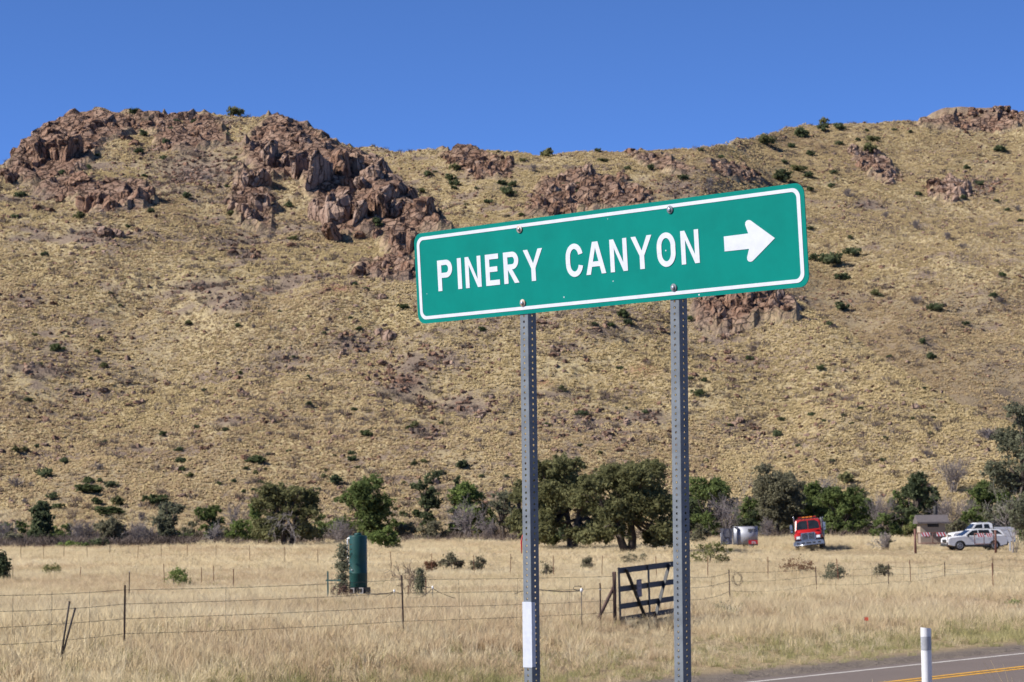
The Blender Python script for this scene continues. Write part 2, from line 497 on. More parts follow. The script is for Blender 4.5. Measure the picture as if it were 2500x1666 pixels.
vattr(gme, 'redsoil', np.where(V[:, 1] > 300, deb_mask(pxs, pys, RED), 0))

m, t, b = new_mat('ground_soil'); N = t.nodes; L = t.links
ge = N.new('ShaderNodeNewGeometry')
def noise(scale, detail=5, rough=.6, src=None):
    q = N.new('ShaderNodeTexNoise'); q.inputs['Scale'].default_value = scale; q.inputs['Detail'].default_value = detail; q.inputs['Roughness'].default_value = rough
    L.new(src or ge.outputs['Position'], q.inputs['Vector']); return q.outputs[0]
def attr(nm):
    q = N.new('ShaderNodeAttribute'); q.attribute_name = nm; return q.outputs['Fac']
def mix(f, a, c):
    q = N.new('ShaderNodeMix'); q.data_type = 'RGBA'
    if hasattr(f, 'is_linked'): L.new(f, q.inputs[0])
    else: q.inputs[0].default_value = f
    for s_, v in ((6, a), (7, c)):
        if hasattr(v, 'is_linked'): L.new(v, q.inputs[s_])
        else: q.inputs[s_].default_value = (*v, 1)
    return q.outputs[2]
def mrange(v, a, c, lo=0, hi=1):
    q = N.new('ShaderNodeMapRange'); L.new(v, q.inputs[0])
    for k, x in zip((1, 2, 3, 4), (a, c, lo, hi)): q.inputs[k].default_value = x
    return q.outputs[0]
fieldc = mix(mrange(noise(.12), .35, .65), (.48, .38, .225), (.40, .305, .18))
fieldc = mix(mrange(noise(9.0, 3), .4, .75), fieldc, (.30, .215, .13))
hillc = mix(mrange(noise(.9, 6, .7), .34, .54), (.20, .15, .108), (.46, .368, .205))
hillc = mix(mrange(noise(.06, 4), .45, .7, 0, .6), hillc, (.19, .14, .11))
hillc = mix(attr('debris'), hillc, mix(mrange(noise(2.2), .4, .65), (.16, .115, .095), (.25, .19, .15)))
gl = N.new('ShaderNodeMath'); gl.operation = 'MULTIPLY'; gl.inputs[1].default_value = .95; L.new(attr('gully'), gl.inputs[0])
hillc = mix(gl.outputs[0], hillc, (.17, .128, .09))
hillc = mix(attr('redsoil'), hillc, (.26, .125, .075))
rockc = mix(mrange(noise(.35, 6, .65), .38, .64), (.20, .115, .078), (.35, .235, .17))
rockc = mix(mrange(noise(2.4, 5, .7), .5, .72, 0, .8), rockc, (.10, .065, .048))
gv = N.new('ShaderNodeTexVoronoi'); gv.feature = 'DISTANCE_TO_EDGE'; gv.inputs['Scale'].default_value = .55
gw = N.new('ShaderNodeVectorMath'); gw.operation = 'MULTIPLY_ADD'; gn = N.new('ShaderNodeTexNoise'); gn.inputs['Scale'].default_value = .5; gn.inputs['Detail'].default_value = 4
L.new(ge.outputs['Position'], gn.inputs['Vector']); L.new(gn.outputs['Color'], gw.inputs[0]); gw.inputs[1].default_value = (2.2, 2.2, 2.2); L.new(ge.outputs['Position'], gw.inputs[2])
L.new(gw.outputs[0], gv.inputs['Vector'])
gck = mrange(gv.outputs['Distance'], 0, .12, 1, 0)
rockc = mix(gck, rockc, (.06, .034, .024))
c = mix(attr('hill'), fieldc, hillc)
c = mix(attr('rock'), c, rockc)
grav = mix(mrange(noise(38.0, 4, .7), .36, .66), (.115, .09, .075), (.31, .26, .22))
grav = mix(mrange(noise(1.2), .45, .7, 0, .6), grav, (.30, .25, .19))
c = mix(attr('gravel'), c, grav)
L.new(c, b.inputs['Base Color']); b.inputs['Roughness'].default_value = .95; b.inputs['Specular IOR Level'].default_value = .1
bp = N.new('ShaderNodeBump'); bp.inputs['Strength'].default_value = .9; bp.inputs['Distance'].default_value = .45
gh = N.new('ShaderNodeMath'); gh.operation = 'MULTIPLY_ADD'; L.new(gck, gh.inputs[0]); L.new(attr('rock'), gh.inputs[1]); gh2 = N.new('ShaderNodeMath'); gh2.operation = 'SUBTRACT'; L.new(noise(2.5, 8, .7), gh2.inputs[0]); L.new(gh.outputs[0], gh2.inputs[1]); gh.inputs[2].default_value = 0
L.new(gh2.outputs[0], bp.inputs['Height']); L.new(bp.outputs[0], b.inputs['Normal'])
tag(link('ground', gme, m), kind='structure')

# ------------------------------------------------------------------ road: asphalt sheet, painted lines as sheets of their own
def road_pt(s, q, z):
    # s across (towards the camera), q along
    return (ROADX + RDX * q + RDY * s, ROADY + RDY * q - RDX * s, z)
def strip(name, s0, s1, q0, q1, z, mat, parent=None, dq=1.0, wob=0.0, ns=1):
    qs = np.arange(q0, q1 + .01, dq); vs = []
    for q in qs:
        for k in range(ns + 1):
            s = s0 + (s1 - s0) * k / ns
            if wob and k in (0, ns): s += (random.random() - .5) * wob
            vs.append(road_pt(s, q, z))
    n = ns + 1; fs = []
    for i_ in range(len(qs) - 1):
        for k in range(ns): fs.append((i_ * n + k, i_ * n + k + 1, (i_ + 1) * n + k + 1, (i_ + 1) * n + k))
    me = mesh_np(name, vs, np.array(fs)); 
    return link(name, me, mat, parent)
m, t, b = new_mat('asphalt'); N = t.nodes; L = t.links; ge = N.new('ShaderNodeNewGeometry')
ac = mix(mrange(noise(70.0, 3, .8), .35, .7), (.118, .093, .080), (.205, .165, .145))
ac = mix(mrange(noise(.5, 4), .4, .7, 0, .5), ac, (.12, .097, .085))
L.new(ac, b.inputs['Base Color']); b.inputs['Roughness'].default_value = .85; b.inputs['Specular IOR Level'].default_value = .25
bp = N.new('ShaderNodeBump'); bp.inputs['Distance'].default_value = .006; L.new(noise(110, 2), bp.inputs['Height']); L.new(bp.outputs[0], b.inputs['Normal'])
road = tag(strip('road', -.55, 6.3, -75, 190, 0.0, m, dq=.5, wob=.10), kind='structure')
def worn(name, col, under, lo=.40, hi=.62):
    global N, L, ge
    m, t, b = new_mat(name); N = t.nodes; L = t.links; ge = N.new('ShaderNodeNewGeometry')
    c = mix(mrange(noise(26, 5, .75), lo, hi), under, col)
    c = mix(mrange(noise(1.6, 4), .4, .7, 0, .35), c, under)
    L.new(c, b.inputs['Base Color']); b.inputs['Roughness'].default_value = .7
    return m
white_line = worn('road_white', (.62, .58, .53), (.30, .26, .23), .28, .5)
yellow_line = worn('road_yellow', (.66, .33, .015), (.24, .15, .06), .24, .48)
strip('edge_line', -.07, .07, -75, 190, .004, white_line, road, dq=.5, wob=.035)
strip('edge_line', 5.72, 5.86, -75, 190, .004, white_line, road, dq=.5, wob=.035)
strip('centre_line', 2.56, 2.74, -75, 190, .004, yellow_line, road, dq=.5, wob=.02)
strip('centre_line', 2.93, 3.11, -75, 190, .004, yellow_line, road, dq=.5, wob=.02)
mb = MB()
for k in range(600):       # rumble dashes between the two yellow lines
    q = -60 + k * .42
    if q > 150: break
    x0 = [road_pt(2.77, q, .004), road_pt(2.90, q, .004), road_pt(2.90, q + .2, .004), road_pt(2.77, q + .2, .004)]
    mb.add(x0, [(0, 1, 2, 3)])
tag(mb.build('centre_dash', paint('tar', (.045, .04, .036), .8, scale=20), road), kind='stuff')

# ------------------------------------------------------------------ rocks
def boulder_mesh(name, sub, seed, column=False, mat=None, jag=.10, planes=12):
    bm = bmesh.new(); bmesh.ops.create_icosphere(bm, subdivisions=sub, radius=1)
    bm.verts.ensure_lookup_table()
    v = np.array([q.co[:] for q in bm.verts]); f = np.array([[q.index for q in p.verts] for p in bm.faces]); bm.free()
    r = np.random.default_rng(seed)
    if column:      # squarer top and sides
        v = np.sign(v) * np.abs(v) ** .55; planes = 8
    for k in range(planes):
        n = r.normal(size=3)
        if column: n[2] *= .35
        n /= np.linalg.norm(n); d = r.uniform(.50, .92)
        h = np.maximum(v @ n - d, 0); v = v - h[:, None] * n * r.uniform(.8, 1)
    zs = .55 if column else 1.3
    for k, amp in ((1.6, jag * 1.5), (3.6, jag * 1.5), (8, jag * .9)):
        for ax in range(3):
            v[:, ax] += (vnoise(v[:, (ax + 1) % 3] * k + seed * 3.1 + 50, v[:, (ax + 2) % 3] * k * (zs if (ax + 2) % 3 == 2 else 1) + ax * 9.7 + 50, seed + ax) - .5) * amp * 1.6
    # vertical cracks
    ang = np.arctan2(v[:, 1], v[:, 0])
    crack = np.abs(vnoise(ang * 2.2 + 20 + seed, v[:, 2] * .8 + 9, seed + 5) - .5)
    v[:, :2] *= (1 - .22 * np.exp(-(crack / .05) ** 2))[:, None]
    v[:, 2] *= 1 - .0
    me = mesh_np(name, v, f, False)
    if mat: me.materials.append(mat)
    return me

def rock_material(name, dark, mid, light, scale=.35):
    global N, L, ge
    m, t, b = new_mat(name); N = t.nodes; L = t.links; ge = N.new('ShaderNodeNewGeometry')
    oi = N.new('ShaderNodeObjectInfo')
    c = mix(mrange(noise(scale, 6, .65), .36, .64), dark, mid)
    c = mix(mrange(noise(scale * 2.3, 5, .6), .5, .72, 0, .85), c, light)
    sc = N.new('ShaderNodeVectorMath'); sc.operation = 'MULTIPLY'; sc.inputs[1].default_value = (1.2, 1.2, .22); L.new(ge.outputs['Position'], sc.inputs[0])
    st = noise(1.1, 5, .7, sc.outputs[0])
    c = mix(mrange(st, .52, .70, 0, .75), c, tuple(q * .5 for q in dark))
    c = mix(mrange(oi.outputs['Random'], 0, 1, 0, .30), c, mid)
    wob = N.new('ShaderNodeVectorMath'); wob.operation = 'MULTIPLY_ADD'
    wn = N.new('ShaderNodeTexNoise'); wn.inputs['Scale'].default_value = .6; wn.inputs['Detail'].default_value = 4; L.new(ge.outputs['Position'], wn.inputs['Vector'])
    L.new(wn.outputs['Color'], wob.inputs[0]); wob.inputs[1].default_value = (1.6, 1.6, 1.6); L.new(sc.outputs[0], wob.inputs[2])
    vo = N.new('ShaderNodeTexVoronoi'); vo.feature = 'DISTANCE_TO_EDGE'; vo.inputs['Scale'].default_value = .5; L.new(wob.outputs[0], vo.inputs['Vector'])
    ck = mrange(vo.outputs['Distance'], 0, .09, 1, 0)
    c = mix(ck, c, tuple(q * .35 for q in dark))
    L.new(c, b.inputs['Base Color']); b.inputs['Roughness'].default_value = .95; b.inputs['Specular IOR Level'].default_value = .12
    bp = N.new('ShaderNodeBump'); bp.inputs['Strength'].default_value = 1.0; bp.inputs['Distance'].default_value = .45
    ad = N.new('ShaderNodeMath'); ad.operation = 'ADD'; L.new(noise(1.8, 8, .72), ad.inputs[0]); L.new(st, ad.inputs[1])
    a2_ = N.new('ShaderNodeMath'); a2_.operation = 'MULTIPLY_ADD'; L.new(ck, a2_.inputs[0]); a2_.inputs[1].default_value = -.8; L.new(ad.outputs[0], a2_.inputs[2]); ad = a2_
    L.new(ad.outputs[0], bp.inputs['Height']); L.new(bp.outputs[0], b.inputs['Normal'])
    return m
ROCK_R = rock_material('rock_rust_brown', (.195, .105, .068), (.32, .195, .132), (.40, .275, .20))
ROCK_P = rock_material('rock_pink_grey', (.25, .155, .112), (.385, .265, .20), (.47, .355, .28))
BV = {}
for mi, mt in enumerate((ROCK_R, ROCK_P)):
    for k in range(6):
        BV[('b', mi, k)] = boulder_mesh('boulder', 3, 100 + k, False, mt)
        BV[('c', mi, k)] = boulder_mesh('boulder', 3, 200 + k, True, mt, .12)
        BV[('s', mi, k)] = boulder_mesh('boulder', 2, 300 + k, False, mt, .14, 9)

def add_boulder(parent, p, w_, d_, h_, kind='b', mi=0, tilt=.15, origin=None):
    if kind == 'b' and max(w_, h_) < 1.75: kind = 's'
    o = bpy.data.objects.new('boulder', BV[(kind, mi, random.randrange(6))]); COL.objects.link(o)
    o.parent = parent
    o.location = Vector(p) - (origin or Vector((0, 0, 0)))
    o.scale = (w_, d_, h_)
    o.rotation_euler = (random.uniform(-tilt, tilt), random.uniform(-tilt, tilt), random.choice((0, math.pi)) + random.uniform(-.5, .5))
    return o

def rib(parent, org, px, pt, pb, pw, mi, kind=None):
    """one block of cliff: photo column px, its top and foot rows and width"""
    p = hit(px, pb); k = p.y / 5929.0
    h = (pb - pt) * k; w_ = pw * k
    kind = kind or ('c' if h > w_ * 1.15 else 'b')
    d_ = max(w_ * .8, h * .7)
    return add_boulder(parent, p + Vector((0, d_ * .80, h * .40)), w_ * .60, d_, h * .56, kind, mi, .10, org)

def fill(parent, org, poly, n, smin, smax, mi, sq=(.7, 1.3), kinds='bbs', seed=0):
    r = random.Random(seed); xs = [p[0] for p in poly]; ys = [p[1] for p in poly]; c = 0; tries = 0
    while c < n and tries < n * 40:
        tries += 1
        px = r.uniform(min(xs), max(xs)); py = r.uniform(min(ys), max(ys))
        if not in_poly(np.array([px]), np.array([py]), poly)[0]: continue
        p = hit(px, py); k = p.y / 5929.0
        s = r.uniform(smin, smax) * k * .5
        if r.random() < .5: s *= .6
        a = r.uniform(*sq)
        add_boulder(parent, p + Vector((0, s * .3, s * .15)), s, s * r.uniform(.8, 1.2), s * a, r.choice(kinds), mi if r.random() < .8 else 1 - mi, .4, org)
        c += 1

def chips(parent, org, poly, n, mi, seed):
    fill(parent, org, poly, n, 4, 11, mi, (.6, 1.2), 's', seed)

def outcrop(label, foot):
    p = hit(*foot)
    return tag(empty('rock_outcrop', p), label, 'rock outcrop', 'rock outcrops on the hillside'), p

# left cap cliff
e, og = outcrop('big rusty brown cliff with rounded blocks crowning the left end of the ridge', (150, 400))
for (zx, zt, zb, zw) in [(310, 340, 620, 210), (400, 265, 430, 210), (520, 330, 610, 140), (730, 200, 350, 180), (890, 232, 312, 80), (840, 190, 260, 120), (720, 400, 490, 130),
        (190, 560, 660, 80), (330, 610, 700, 90), (430, 650, 712, 70), (600, 430, 505, 110), (500, 440, 560, 120), (620, 275, 345, 120), (1150, 222, 300, 110), (1010, 230, 290, 120),
        (240, 430, 570, 130), (420, 430, 610, 90), (100, 640, 745, 90), (60, 650, 755, 60), (30, 620, 700, 70), (560, 520, 600, 90), (690, 300, 380, 120)]:
    rib(e, og, zx / 3.471, 207 + zt / 3.471, 207 + zb / 3.471, zw / 3.471, 0)
fill(e, og, OUT['cap'], 64, 8, 40, 0, seed=1)
chips(e, og, OUT['cap'], 51, 0, 51)
e, og = outcrop('low rusty rock ledge below the left cliff with a black shadow at its right end', (270, 475))
for (zx, zt, zb, zw) in [(650, 640, 800, 220), (790, 690, 800, 120), (880, 670, 765, 120), (680, 820, 985, 140), (780, 820, 965, 120), (880, 830, 965, 130), (1100, 765, 935, 150), (1175, 760, 905, 90),
        (980, 790, 925, 90), (290, 910, 960, 60), (390, 920, 980, 70), (470, 860, 912, 70)]:
    rib(e, og, zx / 3.471, 207 + zt / 3.471, 207 + zb / 3.471, zw / 3.471, 0)
fill(e, og, OUT['ledge'], 60, 7, 32, 0, seed=2)
chips(e, og, OUT['ledge'], 48, 0, 52)
e, og = outcrop('scattered brown blocks on the grassy crest between the two cliffs', (430, 330))
for (zx, zt, zb, zw) in [(1080, 385, 452, 120), (1000, 350, 402, 90), (950, 350, 392, 80), (1600, 268, 342, 150), (1640, 410, 462, 60), (1500, 430, 472, 60), (1370, 180, 215, 90), (1560, 190, 242, 120), (1380, 330, 382, 80)]:
    rib(e, og, zx / 3.471, 207 + zt / 3.471, 207 + zb / 3.471, zw / 3.471, 0)
fill(e, og, OUT['lefttop'], 49, 6, 29, 0, seed=3)
chips(e, og, OUT['lefttop'], 39, 0, 53)
e, og = outcrop('pink rock patch low on the left slope under the ledge', (240, 550))
for (zx, zt, zb, zw) in [(830, 1060, 1195, 170), (930, 1100, 1195, 100), (700, 1170, 1235, 80)]:
    rib(e, og, zx / 3.471, 207 + zt / 3.471, 207 + zb / 3.471, zw / 3.471, 1)
fill(e, og, [(200, 545), (240, 515), (330, 525), (350, 545), (260, 565)], 16, 6, 18, 1, seed=4)
# main cliff
e, og = outcrop('tallest brown cliff of upright ribs running down right of the ridge top', (800, 520))
for (zx, zt, zb, zw) in [(180, 310, 465, 110), (330, 310, 545, 120), (300, 400, 585, 90), (380, 190, 305, 130), (550, 230, 390, 150), (540, 400, 655, 85), (470, 440, 585, 65), (720, 420, 765, 115),
        (860, 390, 645, 160), (950, 480, 610, 90), (1000, 420, 625, 120), (1120, 520, 685, 140), (930, 620, 765, 120), (860, 700, 1045, 235), (820, 980, 1165, 105), (1030, 810, 1055, 112),
        (1160, 730, 1015, 165), (1240, 700, 925, 140), (1330, 780, 965, 110), (1340, 650, 855, 120), (1480, 830, 1005, 220), (1560, 760, 985, 150), (1640, 900, 1065, 110), (1220, 460, 655, 140),
        (1060, 620, 765, 100), (1450, 700, 855, 150), (600, 300, 425, 100), (640, 420, 525, 90), (720, 240, 335, 160), (450, 180, 285, 80), (660, 780, 965, 90), (700, 840, 1005, 90), (760, 330, 430, 120),
        (1130, 430, 540, 120), (1300, 560, 690, 120)]:
    rib(e, og, 527 + zx / 3.471, 225.9 + zt / 3.471, 225.9 + zb / 3.471, zw / 3.471, 1 if zt > 290 and zx < 1420 and random.random() < .8 else 0)
fill(e, og, OUT['main'], 72, 8, 37, 0, seed=5)
chips(e, og, OUT['main'], 91, 0, 55)
e, og = outcrop('leaning fins of pinkish rock left of the tallest cliff', (590, 500))
for (zx, zt, zb, zw) in [(150, 560, 765, 115), (250, 580, 765, 115), (250, 740, 935, 150), (100, 820, 955, 80), (180, 870, 985, 90), (30, 830, 920, 70)]:
    rib(e, og, 527 + zx / 3.471, 225.9 + zt / 3.471, 225.9 + zb / 3.471, zw / 3.471, 1)
fill(e, og, OUT['fins'], 49, 7, 29, 1, seed=6)
chips(e, og, OUT['fins'], 39, 1, 56)
e, og = outcrop('broken brown rocks at the foot of the tallest cliff left of the sign', (900, 620))
for (zx, zt, zb, zw) in [(1290, 1225, 1315, 130), (1020, 1330, 1435, 120), (1400, 1290, 1425, 60), (1180, 1030, 1135, 70), (1030, 1050, 1135, 90), (1340, 1050, 1235, 150), (1450, 1070, 1265, 80), (1380, 1190, 1290, 90), (210, 1220, 1290, 80), (20, 1200, 1260, 80), (500, 1140, 1200, 80)]:
    rib(e, og, 527 + zx / 3.471, 225.9 + zt / 3.471, 225.9 + zb / 3.471, zw / 3.471, 0)
fill(e, og, OUT['below'], 41, 7, 29, 0, seed=7)
chips(e, og, OUT['below'], 32, 0, 57)
for (lab, key, n, a, b_, mi, sq) in [
    ('ragged brown rocks on the far crest right of the tallest cliff', 'ridge', 82, 8, 33, 0, (.7, 1.3)),
    ('long reddish rock shelf just above the top edge of the sign', 'shelf', 133, 10, 44, 0, (.7, 1.3)),
    ('narrow band of brown rocks under the middle of the skyline', 'shelf2', 61, 8, 31, 0, (.6, 1.1)),
    ('small brown rocks stepping down right of the middle skyline', 'shelf3', 46, 7, 28, 0, (.6, 1.1)),
    ('brown crag on the highest peak at the far right of the ridge', 'peak', 108, 9, 26, 0, (.6, .95)),
    ('pink rock rib slanting down above the upper right corner of the sign', 'rib', 57, 10, 39, 1, (.8, 1.4)),
    ('pale pink rock slab on the slope at the right edge', 'slab', 54, 10, 41, 1, (.8, 1.5)),
    ('brown upright rocks showing just below the right end of the sign', 'spur', 100, 12, 54, 0, (1.0, 1.9))]:
    e, og = outcrop(lab, tuple(np.mean(OUT[key], 0)))
    fill(e, og, OUT[key], n, a, b_, mi, sq, 'bbc' if key in ('spur', 'slab') else 'bbs', seed=len(lab)); chips(e, og, OUT[key], int(n * .7), mi, len(lab) + 9)
# single boulders lying in the grass
for (px, pt, pb, pw, lab) in [(872, 750, 773, 22, 'dark round boulder leaning on a bigger pale boulder on the slope'), (892, 756, 786, 36, 'large pale boulder lying on the grassy slope left of the sign'),
        (783, 766, 783, 14, 'small brown boulder left of the large pale pair of boulders'), (880, 672, 690, 24, 'dark angular boulder on the slope above the large pale boulder'),
        (788, 805, 820, 22, 'brown boulder on the slope below the pale pair of boulders'), (1205, 740, 752, 16, 'small boulder on the slope just under the left sign post top')]:
    p = hit(px, pb); k = p.y / 5929; h = (pb - pt) * k
    o = add_boulder(None, p + Vector((0, pw * k * .3, h * .35)), pw * k * .56, pw * k * .5, h * .62, 'b', 1 if 'pale' in lab else 0)
    tag(o, lab, 'boulder', 'boulders in the hillside grass')

# loose stones: far too many to count
small = []
for k in range(6):
    for mt in (ROCK_R, ROCK_P):
        small.append(bpy.data.objects.new('loose_stone', boulder_mesh('loose_stone', 2, 400 + k, False, mt, .16, 9)))
stones = protos('stones', small)
def hill_points(n, ymax=690):
    """even spread over the hill in view"""
    Y = np.sqrt(rng.uniform((Z0 - 4) ** 2, ymax ** 2, n)); x = rng.uniform(-.235, .235, n) * Y
    z = gz(x, Y); px, py = project(x, Y, z)
    return np.stack([x, Y, z], 1), px, py
P, px, py = hill_points(90000)
dn = fbm(P[:, 0] * .05, P[:, 1] * .05, 4, 51)
dm = deb_mask(px, py); rm = rock_mask(px, py)
pr = .10 + .24 * smooth(.50, .66, dn) + .34 * band_mask(P[:, 0], P[:, 1]) * (px < 1700) + .75 * dm + .45 * rm + .12 * smooth(640, 480, py) * (px < 1100)
keep = rng.uniform(0, 1, len(P)) < pr * .8
P = P[keep]; n = len(P)
sz = .09 + .30 * rng.uniform(0, 1, n) ** 2.2 + .25 * rng.uniform(0, 1, n) ** 8 + .1 * dm[keep]
P[:, 2] += sz * .15
sc = np.stack([sz * rng.uniform(.8, 1.6, n), sz * rng.uniform(.8, 1.6, n), sz * rng.uniform(.6, 1.2, n)], 1)
scatter('loose_rocks', P, sc, np.stack([rng.uniform(-.3, .3, n), rng.uniform(-.3, .3, n), rng.uniform(0, 6.28, n)], 1), rng.integers(0, 12, n), stones,
        'loose brown stones strewn over the grassy hillside')
print('stones', n)

# ------------------------------------------------------------------ grass
def tuft(name, mat, nb, rad, h0, h1, w0, w1, lean, seed, bend=.35):
    r = np.random.default_rng(seed)
    a = r.uniform(0, 6.283, nb); rr = rad * np.sqrt(r.uniform(0, 1, nb))
    bx = np.cos(a) * rr; by = np.sin(a) * rr
    h = r.uniform(h0, h1, nb); wd = r.uniform(w0, w1, nb)
    la = a + r.normal(0, .8, nb); ln = r.uniform(.05, lean, nb)
    fa = r.uniform(0, 6.283, nb)
    ox = np.cos(fa) * wd * .5; oy = np.sin(fa) * wd * .5
    dx = np.cos(la) * ln * h; dy = np.sin(la) * ln * h
    z = np.zeros(nb)
    v = np.stack([np.stack([bx - ox, by - oy, z], 1), np.stack([bx + ox, by + oy, z], 1),
                  np.stack([bx + dx * .4 + ox * .8, by + dy * .4 + oy * .8, h * .55], 1), np.stack([bx + dx * .4 - ox * .8, by + dy * .4 - oy * .8, h * .55], 1),
                  np.stack([bx + dx * (1 + bend), by + dy * (1 + bend), h * (1 - .25 * ln)], 1)], 1).reshape(-1, 3)
    b = np.arange(nb)[:, None] * 5
    me = mesh_np(name, v, [b + np.array([[0, 1, 2, 3]]), b + np.array([[3, 2, 4]])])
    me.materials.append(mat)
    return bpy.data.objects.new(name, me)
G_STRAW = leafy('grass_straw', (.66, .525, .325), (.79, .655, .42), (.86, .76, .55), .42, .10, True, 3.0, .75)
G_PINK = leafy('grass_reddish', (.50, .365, .225), (.61, .465, .30), (.69, .55, .38), .40, .15, True, 3.0, .75)
G_GREEN = leafy('grass_greenish', (.24, .23, .10), (.40, .36, .17), (.54, .46, .25), .40, .3, True, 3.0, .45)
G_HILL = leafy('grass_hill', (.485, .38, .208), (.595, .472, .268), (.675, .555, .338), .22, .06, True, .8, .8, .14)
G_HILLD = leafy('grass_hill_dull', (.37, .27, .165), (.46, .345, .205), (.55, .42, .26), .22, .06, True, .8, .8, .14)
BR = leafy('dry_brush_grey', (.115, .09, .075), (.185, .145, .12), (.26, .21, .175), .08, .2, True, 2.0)
def mound(name, mat, nb, rad, h0, h1, w0, w1, seed):
    # a bunch-grass mound: broad drooping blades overlapping like thatch
    r = np.random.default_rng(seed)
    a = r.uniform(0, 6.283, nb); q = np.sqrt(r.uniform(.02, 1, nb))
    h = r.uniform(h0, h1, nb) * (1.1 - .75 * q ** 2); wd = r.uniform(w0, w1, nb)
    cx, cy = np.cos(a), np.sin(a); tx, ty = -cy, cx
    r0 = q * rad * .55; r1 = q * rad * r.uniform(.9, 1.35, nb); rm = r0 * .5 + r1 * .5
    tw = r.normal(0, .35, nb)
    def pt(rr, off, z, sh=0):
        return np.stack([cx * rr + tx * (off + sh), cy * rr + ty * (off + sh), z], 1)
    v = np.stack([pt(r0 * .6, -wd * .4, h), pt(r0 * .6, wd * .4, h), pt(rm, wd * .5, h * .74, tw * .05), pt(rm, -wd * .5, h * .74, tw * .05), pt(r1 * 1.15, 0 * wd, h * .05, tw * .12)], 1).reshape(-1, 3)
    b = np.arange(nb)[:, None] * 5
    me = mesh_np(name, v, [b + np.array([[0, 1, 2, 3]]), b + np.array([[3, 2, 4]])]); me.materials.append(mat)
    return bpy.data.objects.new(name, me)
field_t = protos('field_tufts', [tuft('tuft', G_STRAW, 46, .20, .28, .62, .007, .013, .45, 1), tuft('tuft', G_STRAW, 36, .26, .22, .5, .007, .013, .7, 2),
                                 tuft('tuft', G_STRAW, 40, .16, .35, .75, .006, .011, .35, 3), tuft('tuft', G_PINK, 40, .2, .25, .6, .007, .012, .5, 4),
                                 tuft('tuft', G_GREEN, 44, .18, .12, .38, .008, .014, .7, 5), tuft('tuft', G_GREEN, 44, .2, .2, .5, .007, .013, .6, 6)])
def field_points(y0, y1, dens):
    area = .25 * (y1 ** 2 - y0 ** 2)
    n = int(area * dens)
    Y = np.sqrt(rng.uniform(y0 ** 2, y1 ** 2, n)); x = rng.uniform(-.25, .25, n) * Y
    s = (x - ROADX) * RDY - (Y - ROADY) * RDX
    return x, Y, s
def flat_spots(x, Y):
    """where wheels and feet keep the grass short"""
    a = ((x - 37.5) / 9) ** 2 + ((Y - 203) / 16) ** 2
    c = ((x - 28) / 6.5) ** 2 + ((Y - 207) / 16) ** 2
    g_ = ((x - 4.3) / 2.2) ** 2 + ((Y - 71) / 5.5) ** 2
    return np.maximum(np.maximum(np.exp(-a), np.exp(-c)), .62 * np.exp(-g_ ** 2))
for (nm, y0, y1, dens, s0, s1) in [('near_grass', 34, 92, 11.0, .8, 1.25), ('middle_grass', 92, 175, 4.0, 1.0, 1.55), ('far_grass', 175, 312, 1.5, 1.1, 1.9)]:
    x, Y, s = field_points(y0, y1, dens)
    edge = smooth(-1.6, -4.4, s) * (s < 0)
    cl = fbm(x * .5, Y * .5, 3, 61)
    keep = (s < -1.6) & (rng.uniform(0, 1, len(x)) < (.12 + .88 * edge) * smooth(.22, .42, cl + .12 * (nm != 'near_grass')) * (1 - .85 * flat_spots(x, Y)))
    x, Y, s = x[keep], Y[keep], s[keep]; n = len(x)
    z = gz(x, Y)
    q = rng.uniform(0, 1, n); pat = fbm(x * .06, Y * .06, 3, 71)
    idx = rng.integers(0, 3, n)
    idx = np.where(q < .07 + .6 * smooth(.55, .68, pat), 3, idx)
    gr = smooth(-9.5, -3.0, s) * .8 + .06
    gr = gr * (.5 + fbm(x * .2, Y * .2, 2, 81))
    idx = np.where(rng.uniform(0, 1, n) < gr, rng.integers(4, 6, n), idx)
    sc = rng.uniform(s0, s1, n) * (.45 + .55 * smooth(-2, -8, s)) * (.75 + .5 * fbm(x * .12, Y * .12, 2, 91)) * (1 - .85 * flat_spots(x, Y))
    hs = sc * np.where(Y > 175, .55, np.where(Y > 92, .60, .88))
    scatter(nm, np.stack([x, Y, z - .02], 1), np.stack([sc * (1.6 if nm == 'far_grass' else 1.15), sc * (1.6 if nm == 'far_grass' else 1.15), hs], 1),
            np.stack([rng.normal(.0, .08, n), rng.normal(.08, .10, n), rng.uniform(0, 6.28, n)], 1), idx, field_t,
            {'near_grass': 'tall pale dry grass along the near fence and the road edge', 'middle_grass': 'pale dry grass in the middle of the field', 'far_grass': 'yellow dry grass far across the field'}[nm])
    print(nm, n)
hill_t = protos('hill_tufts', [mound('tuft', G_HILL, 18, .17, .08, .17, .05, .085, 11), mound('tuft', G_HILL, 18, .15, .10, .21, .045, .075, 12),
                               mound('tuft', G_HILLD, 18, .18, .08, .17, .05, .085, 13), mound('tuft', G_HILL, 22, .23, .07, .15, .05, .09, 14)])
P, px, py = hill_points(820000)
rm = rock_mask(px, py); dm = deb_mask(px, py); dz = P[:, 1] - crest(P[:, 0], P[:, 1])
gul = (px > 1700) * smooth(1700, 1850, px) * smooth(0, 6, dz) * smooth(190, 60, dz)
patch = .55 * fbm(P[:, 0] * .13, P[:, 1] * .10, 4, 52) + .45 * fbm(P[:, 0] * .035, P[:, 1] * .05, 3, 53)
sparse = smooth(700, 420, py) * (px < 1100) * .10
pr = .50 + .6 * smooth(.38 + sparse, .50 + sparse, patch) - .9 * rm - .95 * dm - .5 * band_mask(P[:, 0], P[:, 1]) * (1 - .6 * (px > 1650)) - .55 * gul + .30 * (px > 1650) * (dz < 0)
keep = rng.uniform(0, 1, len(P)) < pr
dul = fbm(P[:, 0] * .03, P[:, 1] * .03, 3, 54)
